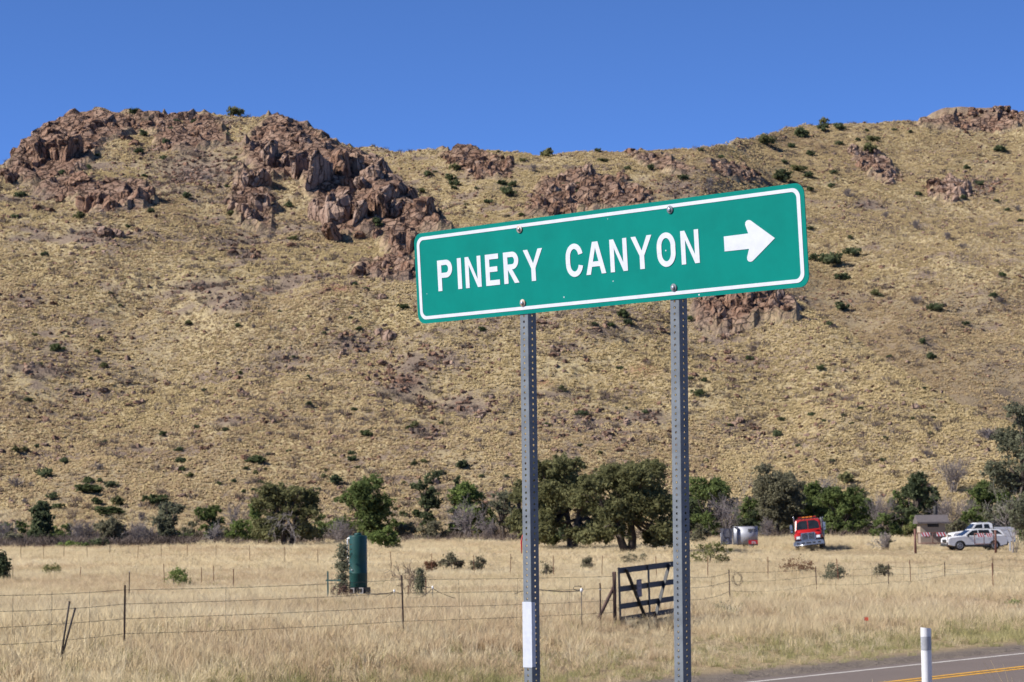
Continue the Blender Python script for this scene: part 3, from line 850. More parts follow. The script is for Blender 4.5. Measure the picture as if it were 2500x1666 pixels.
pd_ = np.clip(smooth(.40, .70, dul) * .7 + .6 * gul + .35 * (px > 1700) * (dz > 0) - .6 * (px > 1650) * (dz < 0), .04, .9)[keep]
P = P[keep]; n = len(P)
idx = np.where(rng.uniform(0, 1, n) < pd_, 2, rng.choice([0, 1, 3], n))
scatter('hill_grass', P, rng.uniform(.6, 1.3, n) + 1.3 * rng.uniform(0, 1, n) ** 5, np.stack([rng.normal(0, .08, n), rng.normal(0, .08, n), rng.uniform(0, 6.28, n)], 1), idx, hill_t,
        'tufts of yellow dry grass covering the whole hillside')
print('hill grass', n)
brush_t = protos('brush_clumps', [tuft('clump', BR, 44, .35, .3, .7, .02, .05, 1.0, 21), tuft('clump', BR, 40, .5, .2, .5, .02, .05, 1.1, 22)])
P, px, py = hill_points(60000)
dn = fbm(P[:, 0] * .04, P[:, 1] * .07, 4, 56); dm = deb_mask(px, py)
keep = rng.uniform(0, 1, len(P)) < .07 + .25 * smooth(.48, .62, dn) + .25 * dm
P = P[keep]; n = len(P)
scatter('dry_brush', P, rng.uniform(.6, 1.7, n), np.stack([rng.normal(0, .1, n), rng.normal(0, .1, n), rng.uniform(0, 6.28, n)], 1), rng.integers(0, 2, n), brush_t,
        'grey brown dead brush between the grass tufts on the hillside')
# the mauve belt of dead weeds along the foot of the hill at the left
n = 2600
Y = rng.uniform(268, 300, n); px = np.where(rng.uniform(0, 1, n) < .75, rng.uniform(-120, 430, n), rng.uniform(300, 2420, n))
x = ((px * S - 1250) / F) * Y
z = gz(x, Y)
scatter('dead_weeds', np.stack([x, Y, z], 1), rng.uniform(1.0, 2.4, n), np.stack([rng.normal(0, .1, n), rng.normal(0, .1, n), rng.uniform(0, 6.28, n)], 1), rng.integers(0, 2, n), brush_t,
        'belt of grey mauve dead weeds between the field and the foot of the hill')
# ------------------------------------------------------------------ trees and shrubs
def foliage(name, up=0.25, *cols):
    return leafy(name, *cols, .42, .6, False, 2.2, up)
M_JUN = foliage('juniper_green', .2, (0.119, 0.119, 0.054), (0.240, 0.232, 0.109), (0.405, 0.369, 0.185))
M_GRN = foliage('leaf_green', .2, (0.098, 0.125, 0.044), (0.200, 0.246, 0.087), (0.319, 0.364, 0.137))
M_LGR = foliage('leaf_light_green', .2, (0.144, 0.186, 0.059), (0.264, 0.324, 0.105), (0.391, 0.446, 0.173))
M_OLV = foliage('leaf_olive', .2, (0.144, 0.135, 0.088), (0.255, 0.237, 0.150), (0.382, 0.346, 0.227))
M_BLU = foliage('leaf_grey_green', .2, (.13, .135, .088), (.215, .215, .14), (.32, .31, .21))
M_DKG = foliage('leaf_dark', .2, (0.074, 0.091, 0.048), (0.146, 0.168, 0.087), (0.246, 0.259, 0.142))
M_SHR = foliage('shrub_dull_green', .2, (.070, .088, .040), (.118, .138, .062), (.18, .198, .095))
M_RED = foliage('weed_rusty', .2, (.14, .075, .045), (.22, .125, .075), (.30, .19, .12))
M_STR = foliage('leaf_straw_green', .2, (.13, .14, .05), (.24, .235, .10), (.36, .33, .17))
M_BARK = paint('bark', (.085, .065, .052), .9, var=.3, scale=6)
M_DEAD = paint('dead_wood', (.30, .265, .245), .9, scale=3, col2=(.17, .14, .125))
M_DEADM = paint('dead_twigs', (.23, .195, .185), .9, scale=1.2, col2=(.135, .11, .105))

def leaf_cloud(centers, rads, per, size, seed, squash=.8, droop=0.0):
    r = np.random.default_rng(seed)
    n = len(centers) * per
    c = np.repeat(centers, per, 0); rad = np.repeat(rads, per)
    d = r.normal(size=(n, 3)); d /= np.linalg.norm(d, axis=1, keepdims=True) + 1e-9
    p = c + d * (rad * np.clip(np.abs(r.normal(.55, .38, n)), .1, 1.7))[:, None] * np.array([1, 1, squash])
    nrm = d + r.normal(0, .55, (n, 3)) + np.array([0, 0, .25]); nrm /= np.linalg.norm(nrm, axis=1, keepdims=True)
    t = np.cross(nrm, r.normal(size=(n, 3))); t /= np.linalg.norm(t, axis=1, keepdims=True) + 1e-9
    b = np.cross(nrm, t)
    s = (size * r.uniform(.55, 1.4, n))[:, None]
    v = np.stack([p - t * s, p - b * s * .55, p + t * s, p + b * s * .55], 1).reshape(-1, 3)
    return v, np.arange(n * 4).reshape(-1, 4)

def lobes_for(shape, w, h, r):
    """lobes: (x, y, z, radius), metres above the base"""
    L_ = []
    if shape == 'round':
        for k in range(20):
            a = r.uniform(0, 6.28); z = r.uniform(.16, .86)
            q = r.uniform(.1, .8) * math.sqrt(max(.12, 1 - (abs(z - .5) / .56) ** 2))
            L_.append((math.cos(a) * q * w, math.sin(a) * q * w * .8, z * h, min(w * r.uniform(.22, .38), h * .24)))
        L_.append((0, 0, h * .6, min(w * .5, h * .3)))
    elif shape == 'juniper':     # broad, skirts almost to the ground
        for k in range(30):
            a = r.uniform(0, 6.28); z = r.uniform(.15, .88)
            q = r.uniform(.3, .92) * math.sqrt(max(.1, 1 - (max(z - .38, 0) / .62) ** 2)) * (.85 + .15 * min(z / .3, 1))
            L_.append((math.cos(a) * q * w, math.sin(a) * q * w * .85, z * h, min(w * r.uniform(.16, .28), h * .17)))
        for k in range(9):       # low skirt
            a = r.uniform(0, 6.28); q = r.uniform(.45, .85)
            L_.append((math.cos(a) * q * w, math.sin(a) * q * w * .85, h * r.uniform(.14, .26), min(w * .2, h * .11)))
        L_.append((0, 0, h * .55, min(w * .6, h * .36)))
    elif shape == 'upright':
        for k in range(22):
            z = r.uniform(.06, .93); q = r.uniform(0, .6) * (1.15 - z)
            a = r.uniform(0, 6.28)
            L_.append((math.cos(a) * q * w, math.sin(a) * q * w, z * h, min(w * r.uniform(.4, .7) * (1.25 - .6 * z), h * .2)))
    elif shape == 'bush':
        for k in range(13):
            a = r.uniform(0, 6.28); q = r.uniform(.1, .82)
            L_.append((math.cos(a) * q * w, math.sin(a) * q * w * .8, h * r.uniform(.16, .78 - .25 * q), min(w * r.uniform(.18, .36), h * .3)))
    elif shape == 'leaning':
        for k in range(16):
            z = r.uniform(.22, .9); a = r.uniform(0, 6.28); q = r.uniform(.1, .45)
            L_.append((-.35 * w * (z - .4) + math.cos(a) * q * w, math.sin(a) * q * w, z * h, w * r.uniform(.24, .40)))
    elif shape == 'flat':        # umbrella crown on bare limbs
        for k in range(10):
            a = r.uniform(0, 6.28); q = r.uniform(.1, .72)
            L_.append((math.cos(a) * q * w, math.sin(a) * q * w * .8, h * r.uniform(.62, .86), min(w * r.uniform(.26, .38), h * .2)))
    return L_

def crown_mesh(shape, w, h, mat, seed, leaf=.12, dens=1.0, per=24):
    r = np.random.default_rng(seed)
    L_ = lobes_for(shape, w, h, r)
    cs = []; rs = []
    for (x, y, z, q) in L_:
        n = max(5, int(11 * dens * (q / .5) ** 1.5))
        d = r.normal(size=(n, 3)); d /= np.linalg.norm(d, axis=1, keepdims=True)
        d[:, 2] = np.where(d[:, 2] < -.45, -d[:, 2], d[:, 2])
        c = np.array([x, y, z]) + d * q * r.uniform(.45, 1.25, (n, 1)) * np.array([1, 1, .85])
        cs.append(c); rs.append(r.uniform(.18, .46, n) * (.6 + .4 * min(q, 1.6)))
    cs = np.concatenate(cs); rs = np.concatenate(rs)
    cs[:, 2] = np.clip(cs[:, 2], .06 * h, h * 1.0)
    v, f = leaf_cloud(cs, rs, per, leaf, seed + 1)
    v[:, 2] = np.maximum(v[:, 2], .02)
    me = mesh_np('crown', v, f); me.materials.append(mat)
    return me, L_

def limbs_mesh(L_, w, h, seed, mat, trunk_r, stems=1, n=7):
    r = random.Random(seed); mb = MB()
    starts = [Vector((r.uniform(-.12, .12) * w * (stems > 1), r.uniform(-.1, .1) * w * (stems > 1), -.25)) for _ in range(stems)]
    forks = []
    for s0 in starts:
        top = Vector((s0.x * 2.2 + r.uniform(-.15, .15) * w, s0.y * 2 + r.uniform(-.1, .1) * w, h * r.uniform(.28, .42)))
        mid = s0.lerp(top, .5) + Vector((r.uniform(-.06, .06) * w, 0, 0))
        mb.tube([s0, mid, top], [trunk_r * 1.25, trunk_r * .95, trunk_r * .7], n)
        forks.append(top)
    for (x, y, z, q) in L_:
        e = Vector((x, y, z)); f_ = min(forks, key=lambda k: (k - e).length)
        m_ = f_.lerp(e, .5) + Vector((r.uniform(-.1, .1) * w, r.uniform(-.1, .1) * w, r.uniform(-.05, .08) * h))
        mb.tube([f_ - Vector((0, 0, .1)), m_, e], [trunk_r * .55, trunk_r * .33, trunk_r * .12], 5)
        for _ in range(2):
            e2 = e + Vector((r.uniform(-1, 1), r.uniform(-1, 1), r.uniform(-.3, 1))).normalized() * q * .9
            mb.tube([m_.lerp(e, .6), e2], [trunk_r * .2, trunk_r * .06], 4)
    return mb

def twig_mesh(w, h, seed, mat, stems=12, sub=6, sub2=5, r0=.045, down=False):
    """bare branching: stems > branches > twigs, three-sided rods"""
    r = np.random.default_rng(seed); segs = []
    def stem(p, d, L_, rad, lev):
        q = p.copy(); pts = [q.copy()]
        for k in range(3):
            d = d + r.normal(0, .22, 3) + np.array([0, 0, -.12 if down else .05]); d /= np.linalg.norm(d)
            q = q + d * L_ / 3; pts.append(q.copy())
        for k in range(3): segs.append((pts[k], pts[k + 1], rad * (1 - k * .25), rad * (1 - (k + 1) * .25)))
        if lev < 2:
            for _ in range((sub, sub2)[lev]):
                t = r.uniform(.3, 1); b = pts[min(2, int(t * 3))]; e = pts[min(3, int(t * 3) + 1)]
                o = b + (e - b) * (t * 3 % 1)
                dd = d + r.normal(0, .6, 3); dd /= np.linalg.norm(dd)
                stem(o, dd, L_ * r.uniform(.35, .6), rad * .5, lev + 1)
    for k in range(stems):
        a = r.uniform(0, 6.283); sp_ = r.uniform(.2, 1.0)
        d = np.array([math.cos(a) * sp_ * w / h, math.sin(a) * sp_ * w / h * .8, 1.0 if not down else r.uniform(-.4, .3)])
        L_ = math.hypot(w * sp_, h) * .62 if not down else w * .7
        p0 = np.array([r.uniform(-.15, .15) * w, r.uniform(-.1, .1) * w, 0.0 if not down else h * r.uniform(.5, .95)])
        stem(p0, d / np.linalg.norm(d), L_, r0, 0)
    A = np.array([s[0] for s in segs]); B = np.array([s[1] for s in segs]); ra = np.array([s[2] for s in segs]); rb = np.array([s[3] for s in segs])
    d = B - A; d /= np.linalg.norm(d, axis=1, keepdims=True) + 1e-9
    u = np.cross(d, np.array([.3, .5, .81])); u /= np.linalg.norm(u, axis=1, keepdims=True); v_ = np.cross(d, u)
    vs = []
    for P_, R_ in ((A, ra), (B, rb)):
        for k in range(3):
            t = 2.094 * k
            vs.append(P_ + (u * math.cos(t) + v_ * math.sin(t)) * np.maximum(R_, .010)[:, None])
    V_ = np.stack(vs, 1).reshape(-1, 3)
    V_[:, 2] = np.clip(V_[:, 2], -.1, h * 1.08)
    b = np.arange(len(segs))[:, None] * 6
    f = [b + np.array([[0, 1, 4, 3]]), b + np.array([[1, 2, 5, 4]]), b + np.array([[2, 0, 3, 5]])]
    me = mesh_np('branches', V_, f); me.materials.append(mat)
    return me

_seed = [500]
def tree(label, px, top, base, hw, Y, shape, mat, name='tree', cat='tree', group=None, leaf=.12, dens=1.0, trunk=None, stems=1, dead=None, bark=None, per=24):
    _seed[0] += 7; sd_ = _seed[0]
    k = Y / 5929.0; h = (base - top) * k; w_ = hw * k * ((1.28 if shape in ('bush', 'upright') else 1.14) if Y > 230 else 1.0)
    p = at(px, Y, base)
    # stand it on the ground and let its top reach the row the photo shows
    h = max(EYE + ray(px, top)[1] * Y - p.z, .4)
    e = tag(empty(name, p), label, cat, group)
    me, L_ = crown_mesh(shape, w_, h, mat, sd_, leaf * .88, dens, int(per * 1.15))
    link('crown', me, None, e)
    if shape == 'bush':
        mb = limbs_mesh(L_[:6], w_, h, sd_, None, trunk or max(.02, h * .02), 3, 5)
        mb.build('stems', bark or M_BARK, e, fix=False)
    else:
        limbs_mesh(L_, w_, h, sd_, None, trunk or max(.06, h * .035), stems).build('trunk', bark or M_BARK, e, fix=False)
    if dead:
        link('dead_branches', twig_mesh(w_ * .95, h * .55, sd_ + 3, M_DEAD, 15, 5, 4, .05, down=True), None, e, (0, -w_ * .35, 0))
    return e

def bare(label, px, top, base, hw, Y, mat=None, name='dead_shrub', cat='dead shrub', group='bare grey shrubs along the foot of the hill', stems=14, r0=.04):
    _seed[0] += 7
    k = Y / 5929.0; w_ = hw * k
    p = at(px, Y, base); h = max(EYE + ray(px, top)[1] * Y - p.z, .4)
    me = twig_mesh(w_, h, _seed[0], mat or M_DEADM, stems, 6, 6, r0)
    return tag(link(name, me, None, None, p), label, cat, group)

GT = 'trees along the foot of the hill'
GB = 'green bushes along the foot of the hill'
# --- left part of the tree belt
tree('upright dense dark green juniper near the left edge of the tree belt', 94, 1155, 1222, 26, 285, 'upright', M_DKG, 'juniper_tree', 'tree', GT, .15, 1.3)
tree('low green bush at the left edge behind a grey dead shrub', 16, 1182, 1216, 19, 292, 'bush', M_GRN, 'bush', 'bush', GB)
tree('small green bush between the left edge and the upright dark juniper', 52, 1177, 1208, 15, 296, 'bush', M_GRN, 'bush', 'bush', GB)
bare('grey dead shrub at the left edge of the tree belt', 14, 1190, 1232, 20, 284)
tree('narrow green bush left of a pair of grey dead shrubs', 156, 1184, 1232, 14, 284, 'bush', M_GRN, 'bush', 'bush', GB)
bare('pale grey dead shrub right of the narrow green bush', 182, 1186, 1234, 16, 283)
bare('pale grey dead shrub just left of the olive tree over green bushes', 206, 1190, 1234, 14, 284)
tree('olive green round tree with low bushes at its foot, on the left field edge', 252, 1190, 1262, 38, 272, 'round', M_OLV, 'tree', 'tree', GT, .13, 1.1)
tree('dark green bush at the left foot of the olive round tree', 226, 1234, 1266, 16, 268, 'bush', M_DKG, 'bush', 'bush', GB)
tree('leftmost of three low green bushes on the field edge', 138, 1246, 1270, 12, 268, 'bush', M_GRN, 'bush', 'bush', GB)
tree('middle one of three low green bushes on the field edge', 168, 1240, 1270, 13, 267, 'bush', M_LGR, 'bush', 'bush', GB)
tree('rightmost of three low green bushes on the field edge', 192, 1245, 1270, 13, 266, 'bush', M_GRN, 'bush', 'bush', GB)
bare('grey mauve dead shrub right of the olive round tree', 312, 1188, 1262, 22, 272)
bare('spreading grey dead shrub left of the grey green tree', 342, 1200, 1260, 26, 274)
tree('grey green slender leaved tree left of the rounded green tree', 386, 1150, 1250, 38, 276, 'round', M_BLU, 'tree', 'tree', GT, .13, .95)
tree('rounded green tree with a grey dead shrub in front of it', 484, 1150, 1240, 34, 284, 'round', M_GRN, 'tree', 'tree', GT, .13, 1.0)
bare('pale grey dead shrub in front of the rounded green tree', 490, 1195, 1244, 17, 278, M_DEAD)
bare('tall bare grey tree between two green bushes', 542, 1140, 1230, 26, 288, None, 'bare_tree', 'bare tree', GT, 7, .07)
tree('bright green bush under the tall bare grey tree', 552, 1184, 1236, 32, 280, 'bush', M_LGR, 'bush', 'bush', GB)
tree('green bush tucked against the left side of the big shaggy juniper', 588, 1152, 1234, 22, 286, 'upright', M_GRN, 'bush', 'bush', GB)
tree('big shaggy dark juniper with dead grey lower branches hanging down', 660, 1106, 1252, 70, 262, 'juniper', M_JUN, 'juniper_tree', 'tree', GT, .15, 1.25, .28, 2, True)
tree('green bush filling the gap right of the big shaggy juniper', 752, 1168, 1240, 32, 288, 'bush', M_GRN, 'bush', 'bush', GB)
bare('wide grey dead shrub just left of the green tank', 782, 1188, 1252, 44, 268, M_DEADM, stems=20)
tree('rich green tree with clumped round crown behind the green tank', 836, 1086, 1246, 66, 282, 'round', M_GRN, 'tree', 'tree', GT, .14, 1.25, .22)
tree('yellow green mesquite bush just right of the green tank', 884, 1204, 1268, 40, 240, 'bush', M_LGR, 'bush', 'bush', GB, .13, .9)
tree('dark green tree leaning left on a bare trunk, left of the sign posts', 986, 1080, 1240, 42, 288, 'leaning', M_DKG, 'tree', 'tree', GT, .14, 1.1, .18)
tree('small dark tree top showing behind the leaning dark tree', 1048, 1076, 1190, 16, 300, 'round', M_DKG, 'tree', 'tree', GT, .14, 1.0)
tree('bright green tree with grey dead branches hanging in front of it', 1080, 1098, 1238, 52, 288, 'round', M_LGR, 'tree', 'tree', GT, .13, 1.1, .16)
bare('tangle of grey dead branches in front of the bright green tree', 1076, 1140, 1240, 62, 282, M_DEADM, stems=16, r0=.06)
tree('olive bush at the foot of the leaning dark tree', 988, 1194, 1240, 40, 280, 'bush', M_OLV, 'bush', 'bush', GB)
bare('grey dead shrub low between the leaning tree and the bright green tree', 1128, 1190, 1238, 34, 280, M_DEADM)
tree('grey green bush just left of the left sign post', 1160, 1126, 1234, 36, 284, 'round', M_BLU, 'bush', 'bush', GB, .12, .8)
tree('dark juniper mostly hidden behind the left sign post', 1192, 1098, 1236, 22, 276, 'upright', M_JUN, 'juniper_tree', 'tree', GT, .14, 1.1)
# --- the two big junipers between the sign posts
tree('left one of the two big junipers between the sign posts, with a forked dark trunk', 1308, 1041, 1252, 100, 232, 'juniper', M_JUN, 'juniper_tree', 'tree', GT, .14, 1.55, .30, 3)
tree('right one of the two big junipers between the sign posts, the wider of the pair', 1452, 1047, 1268, 130, 212, 'juniper', M_JUN, 'juniper_tree', 'tree', GT, .13, 1.8, .34, 2)
tree('yellow green bush in the grass under the left big juniper', 1262, 1226, 1252, 26, 236, 'bush', M_STR, 'bush', 'bush', GB)
# --- right part of the tree belt
tree('green flat topped tree on bare slanting limbs just right of the right sign post', 1640, 1092, 1226, 62, 276, 'flat', M_GRN, 'tree', 'tree', GT, .13, 1.2, .13, 2)
bare('grey bare tree behind the silver trailer', 1668, 1122, 1234, 34, 270, M_DEADM, 'bare_tree', 'bare tree', GT, 12, .06)
tree('green bush under the flat topped tree beside the right sign post', 1616, 1164, 1232, 34, 268, 'bush', M_GRN, 'bush', 'bush', GB)
tree('olive bush low beside the right sign post, left of the silver trailer', 1604, 1196, 1244, 24, 250, 'bush', M_OLV, 'bush', 'bush', GB)
tree('dark green bush above the silver trailer', 1720, 1162, 1226, 26, 274, 'bush', M_DKG, 'bush', 'bush', GB)
bare('pale grey dead shrub right of the silver trailer', 1762, 1188, 1230, 30, 268, M_DEADM)
tree('large brownish olive tree left of the red fire truck', 1780, 1062, 1228, 72, 280, 'round', M_OLV, 'tree', 'tree', GT, .13, 1.35, .20, 2)
tree('dark green tree behind the red fire truck', 1868, 1100, 1226, 38, 286, 'round', M_GRN, 'tree', 'tree', GT, .14, 1.1)
tree('big mid green bushy tree just right of the red fire truck', 1938, 1118, 1230, 58, 272, 'juniper', M_GRN, 'tree', 'tree', GT, .13, 1.1)
bare('pale grey dead bush on the slope above the fire truck', 1896, 1082, 1126, 28, 306, M_DEAD)
bare('thin dead snag left of the large brownish olive tree', 1720, 1066, 1180, 6, 292, M_DEADM, 'dead_snag', 'dead tree', GT, 2, .07)
bare('grey dead bushes in front of the slope, left of the dark rounded tree', 2020, 1122, 1214, 42, 282, M_DEADM, stems=16)
tree('small green tree with a shaggy base standing forward left of the hut', 2036, 1160, 1262, 38, 222, 'bush', M_GRN, 'tree', 'tree', GT, .11, 1.2)
bare('straw coloured dead twigs at the foot of the small forward tree', 2030, 1222, 1264, 34, 220, M_DEAD, group='dead twigs in the field')
tree('dark green rounded tree behind the brown hut', 2104, 1076, 1216, 42, 284, 'round', M_DKG, 'tree', 'tree', GT, .14, 1.3)
bare('bare grey cone shaped tree on the rise right of the brown hut', 2190, 1042, 1150, 38, 312, M_DEADM, 'bare_tree', 'bare tree', GT, 22, .05)
bare('dead snag standing left of the bare cone shaped tree', 2156, 1060, 1180, 7, 300, M_DEADM, 'dead_snag', 'dead tree', GT, 3, .08)
bare('grey dead thicket behind the hut chimney', 2180, 1130, 1216, 42, 280, M_DEADM, stems=20)
bare('grey dead thicket left of the big right edge tree', 2232, 1140, 1222, 34, 278, M_DEADM, stems=18)
tree('small light green bush above the left end of the hut roof', 2110, 1156, 1214, 17, 262, 'bush', M_LGR, 'bush', 'bush', GB)
tree('olive bush between the brown hut and the white pickup', 2198, 1188, 1236, 28, 256, 'bush', M_OLV, 'bush', 'bush', GB)
tree('straw and olive bush left of the hut roof', 2086, 1192, 1226, 20, 262, 'bush', M_STR, 'bush', 'bush', GB)
tree('mid green tree behind the white pickup, left of the right edge tree', 2272, 1090, 1216, 42, 276, 'round', M_GRN, 'tree', 'tree', GT, .13, 1.2)
# big tree at the right edge
tree('big grey green tree cut off by the right edge of the picture', 2392, 880, 1262, 122, 205, 'juniper', M_BLU, 'tree', 'tree', GT, .12, 2.0, .26, 2)
bare('dead pale branches sticking out low on the left of the right edge tree', 2330, 1110, 1240, 42, 204, M_DEAD, 'dead_branches_tree', 'dead shrub', None, 6, .04)
tree('olive bush at the foot of the right edge tree', 2372, 1186, 1275, 26, 198, 'bush', M_OLV, 'bush', 'bush', GB, .11)
tree('dark green juniper bush cut off by the left edge in the field', 2, 1262, 1332, 22, 150, 'upright', M_DKG, 'juniper_bush', 'bush', None, .09, 1.2)

# --- shrubs standing in the field
GF = 'small bushes in the dry field'
tree('pale yellow green scrub in the field near the left edge', 122, 1284, 1312, 24, 165, 'bush', M_STR, 'field_bush', 'bush', GF, .06, .35, per=14)
tree('green mesquite seedling bush in the field left of the middle', 402, 1296, 1348, 40, 132, 'bush', M_LGR, 'field_bush', 'bush', GF, .055, .4, per=16)
tree('young juniper sapling growing against the left side of the green tank', 788, 1244, 1398, 22, 99, 'upright', M_BLU, 'juniper_sapling', 'sapling', GF, .05, 1.0, .03)
bare('brown dead twigs under the juniper sapling beside the tank', 790, 1340, 1400, 22, 98.6, paint('twig_red_brown', (.13, .075, .055), .9), group=GF, stems=12, r0=.012)
bare('thin brown leafless sapling left of the grey green seedling', 936, 1276, 1380, 15, 106, paint('twig_brown', (.20, .145, .10), .9), 'sapling', 'sapling', GF, 4, .012)
tree('thin blue green juniper seedling right of the fence post', 966, 1288, 1376, 9, 104, 'upright', M_BLU, 'juniper_sapling', 'sapling', GF, .04, .8, .02)
tree('grey olive bush in the field between the tank and the left sign post', 1042, 1250, 1308, 32, 165, 'bush', M_OLV, 'field_bush', 'bush', GF, .08, 1.0)
tree('rusty brown weed clump left of the grey olive bush', 994, 1278, 1306, 18, 162, 'bush', M_RED, 'weed_clump', 'weeds', GF, .06, .8)
tree('small olive weed clump right of the grey olive bush', 1098, 1262, 1304, 18, 162, 'bush', M_OLV, 'weed_clump', 'weeds', GF, .06, .4)
tree('wispy weed beside the left sign post', 1256, 1266, 1316, 16, 150, 'bush', M_OLV, 'weed_clump', 'weeds', GF, .04, .25, per=12)
tree('low olive weed in the grass between the sign posts', 1352, 1272, 1296, 14, 165, 'bush', M_OLV, 'weed_clump', 'weeds', GF, .06, .5)
tree('flat straw weed under the right big juniper', 1462, 1262, 1286, 34, 180, 'bush', M_OLV, 'weed_clump', 'weeds', GF, .05, .4)
tree('straw green bush just right of the right sign post', 1630, 1236, 1286, 52, 172, 'bush', M_STR, 'field_bush', 'bush', GF, .07, .8)
tree('brown dry weed clump below the red fire truck', 1840, 1276, 1316, 48, 150, 'bush', M_RED, 'weed_clump', 'weeds', GF, .05, .5, per=18)
tree('dark green prickly shrub beside a fence post below the fire truck', 1912, 1280, 1326, 32, 132, 'bush', M_BLU, 'field_bush', 'bush', GF, .05, .9)
tree('dull olive weed patch in the field below the hut', 2032, 1290, 1318, 26, 140, 'bush', M_OLV, 'weed_clump', 'weeds', GF, .045, .4)
tree('small green weed near the road at the right edge', 2332, 1382, 1412, 16, 96, 'bush', M_LGR, 'weed_clump', 'weeds', GF, .04, .6)
tree('blue grey weed patch in the grass left of the tank', 640, 1368, 1398, 48, 96, 'bush', M_BLU, 'weed_clump', 'weeds', GF, .035, .3, per=14)
tree('grey weed patch beside the road left of the delineator', 1660, 1420, 1462, 30, 84, 'bush', M_BLU, 'weed_clump', 'weeds', GF, .035, .35, per=14)

# extra undergrowth that closes the belt of trees
for (px, top, base, hw, Y, mt, lab) in [
    (330, 1206, 1252, 18, 280, M_OLV, 'low olive bush between the olive round tree and the grey green tree'), (440, 1186, 1240, 20, 286, M_OLV, 'olive bush right of the grey green slender leaved tree'),
    (610, 1180, 1246, 26, 282, M_GRN, 'green bush at the left foot of the big shaggy juniper'), (700, 1186, 1250, 30, 284, M_DKG, 'dark bush at the right foot of the big shaggy juniper'),
    (930, 1196, 1240, 26, 284, M_OLV, 'olive bush left of the leaning dark tree'), (1040, 1190, 1240, 30, 290, M_DKG, 'dark bush under the bright green tree'),
    (1110, 1176, 1238, 34, 292, M_GRN, 'green bush behind the tangle of grey dead branches'), (1226, 1150, 1240, 36, 284, M_GRN, 'green bush behind the left sign post and left big juniper'),
    (1390, 1160, 1246, 40, 270, M_DKG, 'dark bush in the gap between the two big junipers'), (1570, 1130, 1236, 40, 282, M_DKG, 'dark bush behind the right sign post'),
    (1680, 1180, 1236, 36, 280, M_OLV, 'olive bush behind the left end of the silver trailer'), (1730, 1140, 1228, 40, 288, M_GRN, 'green bush behind the silver trailer, left of the brownish olive tree'),
    (1820, 1130, 1228, 40, 284, M_OLV, 'olive tree just behind the left of the fire truck cab'), (1884, 1146, 1230, 40, 280, M_GRN, 'green bush behind the right side of the fire truck'),
    (1978, 1140, 1228, 44, 286, M_GRN, 'green bush right of the big mid green bushy tree'), (2060, 1150, 1222, 40, 288, M_DKG, 'dark bush left of the dark rounded tree'),
    (2146, 1140, 1216, 36, 286, M_OLV, 'olive bush behind the brown hut chimney'), (2220, 1164, 1222, 36, 272, M_GRN, 'green bush behind the white pickup cab'),
    (2300, 1150, 1230, 44, 262, M_BLU, 'grey green bush under the right edge tree'), (2366, 1190, 1250, 34, 236, M_GRN, 'green bush right of the white pickup'),
    (30, 1214, 1250, 22, 280, M_OLV, 'low olive bush at the left edge on the belt of dead weeds'), (118, 1200, 1250, 20, 288, M_GRN, 'green bush right of the upright dark juniper'),
    (270, 1212, 1262, 20, 278, M_DKG, 'dark bush right behind the olive round tree'), (420, 1210, 1252, 20, 282, M_GRN, 'low green bush at the right foot of the grey green tree'),
    (520, 1206, 1248, 24, 290, M_OLV, 'low olive bush behind the bright green bush'), (806, 1190, 1250, 26, 292, M_OLV, 'olive bush at the left foot of the rich green tree'),
    (908, 1180, 1240, 22, 296, M_GRN, 'green bush at the right foot of the rich green tree'), (1200, 1160, 1240, 26, 288, M_OLV, 'olive bush low behind the left sign post'),
    (1600, 1120, 1236, 40, 290, M_GRN, 'green tree behind the right sign post on its right side'), (1660, 1112, 1234, 34, 292, M_BLU, 'grey green bush behind the flat topped tree'),
    (1752, 1110, 1230, 36, 292, M_BLU, 'grey green tree left behind the brownish olive tree'), (1842, 1096, 1228, 36, 294, M_OLV, 'olive tree between the brownish olive tree and the dark green one'),
    (1910, 1112, 1228, 36, 292, M_DKG, 'dark green tree right behind the fire truck'), (1968, 1110, 1226, 36, 294, M_OLV, 'olive tree behind the right end of the bushy tree'),
    (2006, 1150, 1226, 32, 290, M_BLU, 'grey green bush left of the small forward tree'), (2076, 1120, 1218, 34, 292, M_GRN, 'green bush left behind the dark rounded tree'),
    (2136, 1108, 1214, 30, 294, M_DKG, 'dark bush right behind the dark rounded tree'), (2250, 1126, 1216, 34, 284, M_BLU, 'grey green bush between the grey thicket and the right edge tree'),
    (2316, 1110, 1220, 36, 272, M_GRN, 'green tree in front of the right edge tree trunk'), (1286, 1190, 1246, 30, 262, M_DKG, 'dark bush under the left big juniper')]:
    tree(lab, px, top, base, hw, Y, 'bush' if base - top < 80 else 'juniper', mt, 'bush', 'bush', GB, .13, .9)
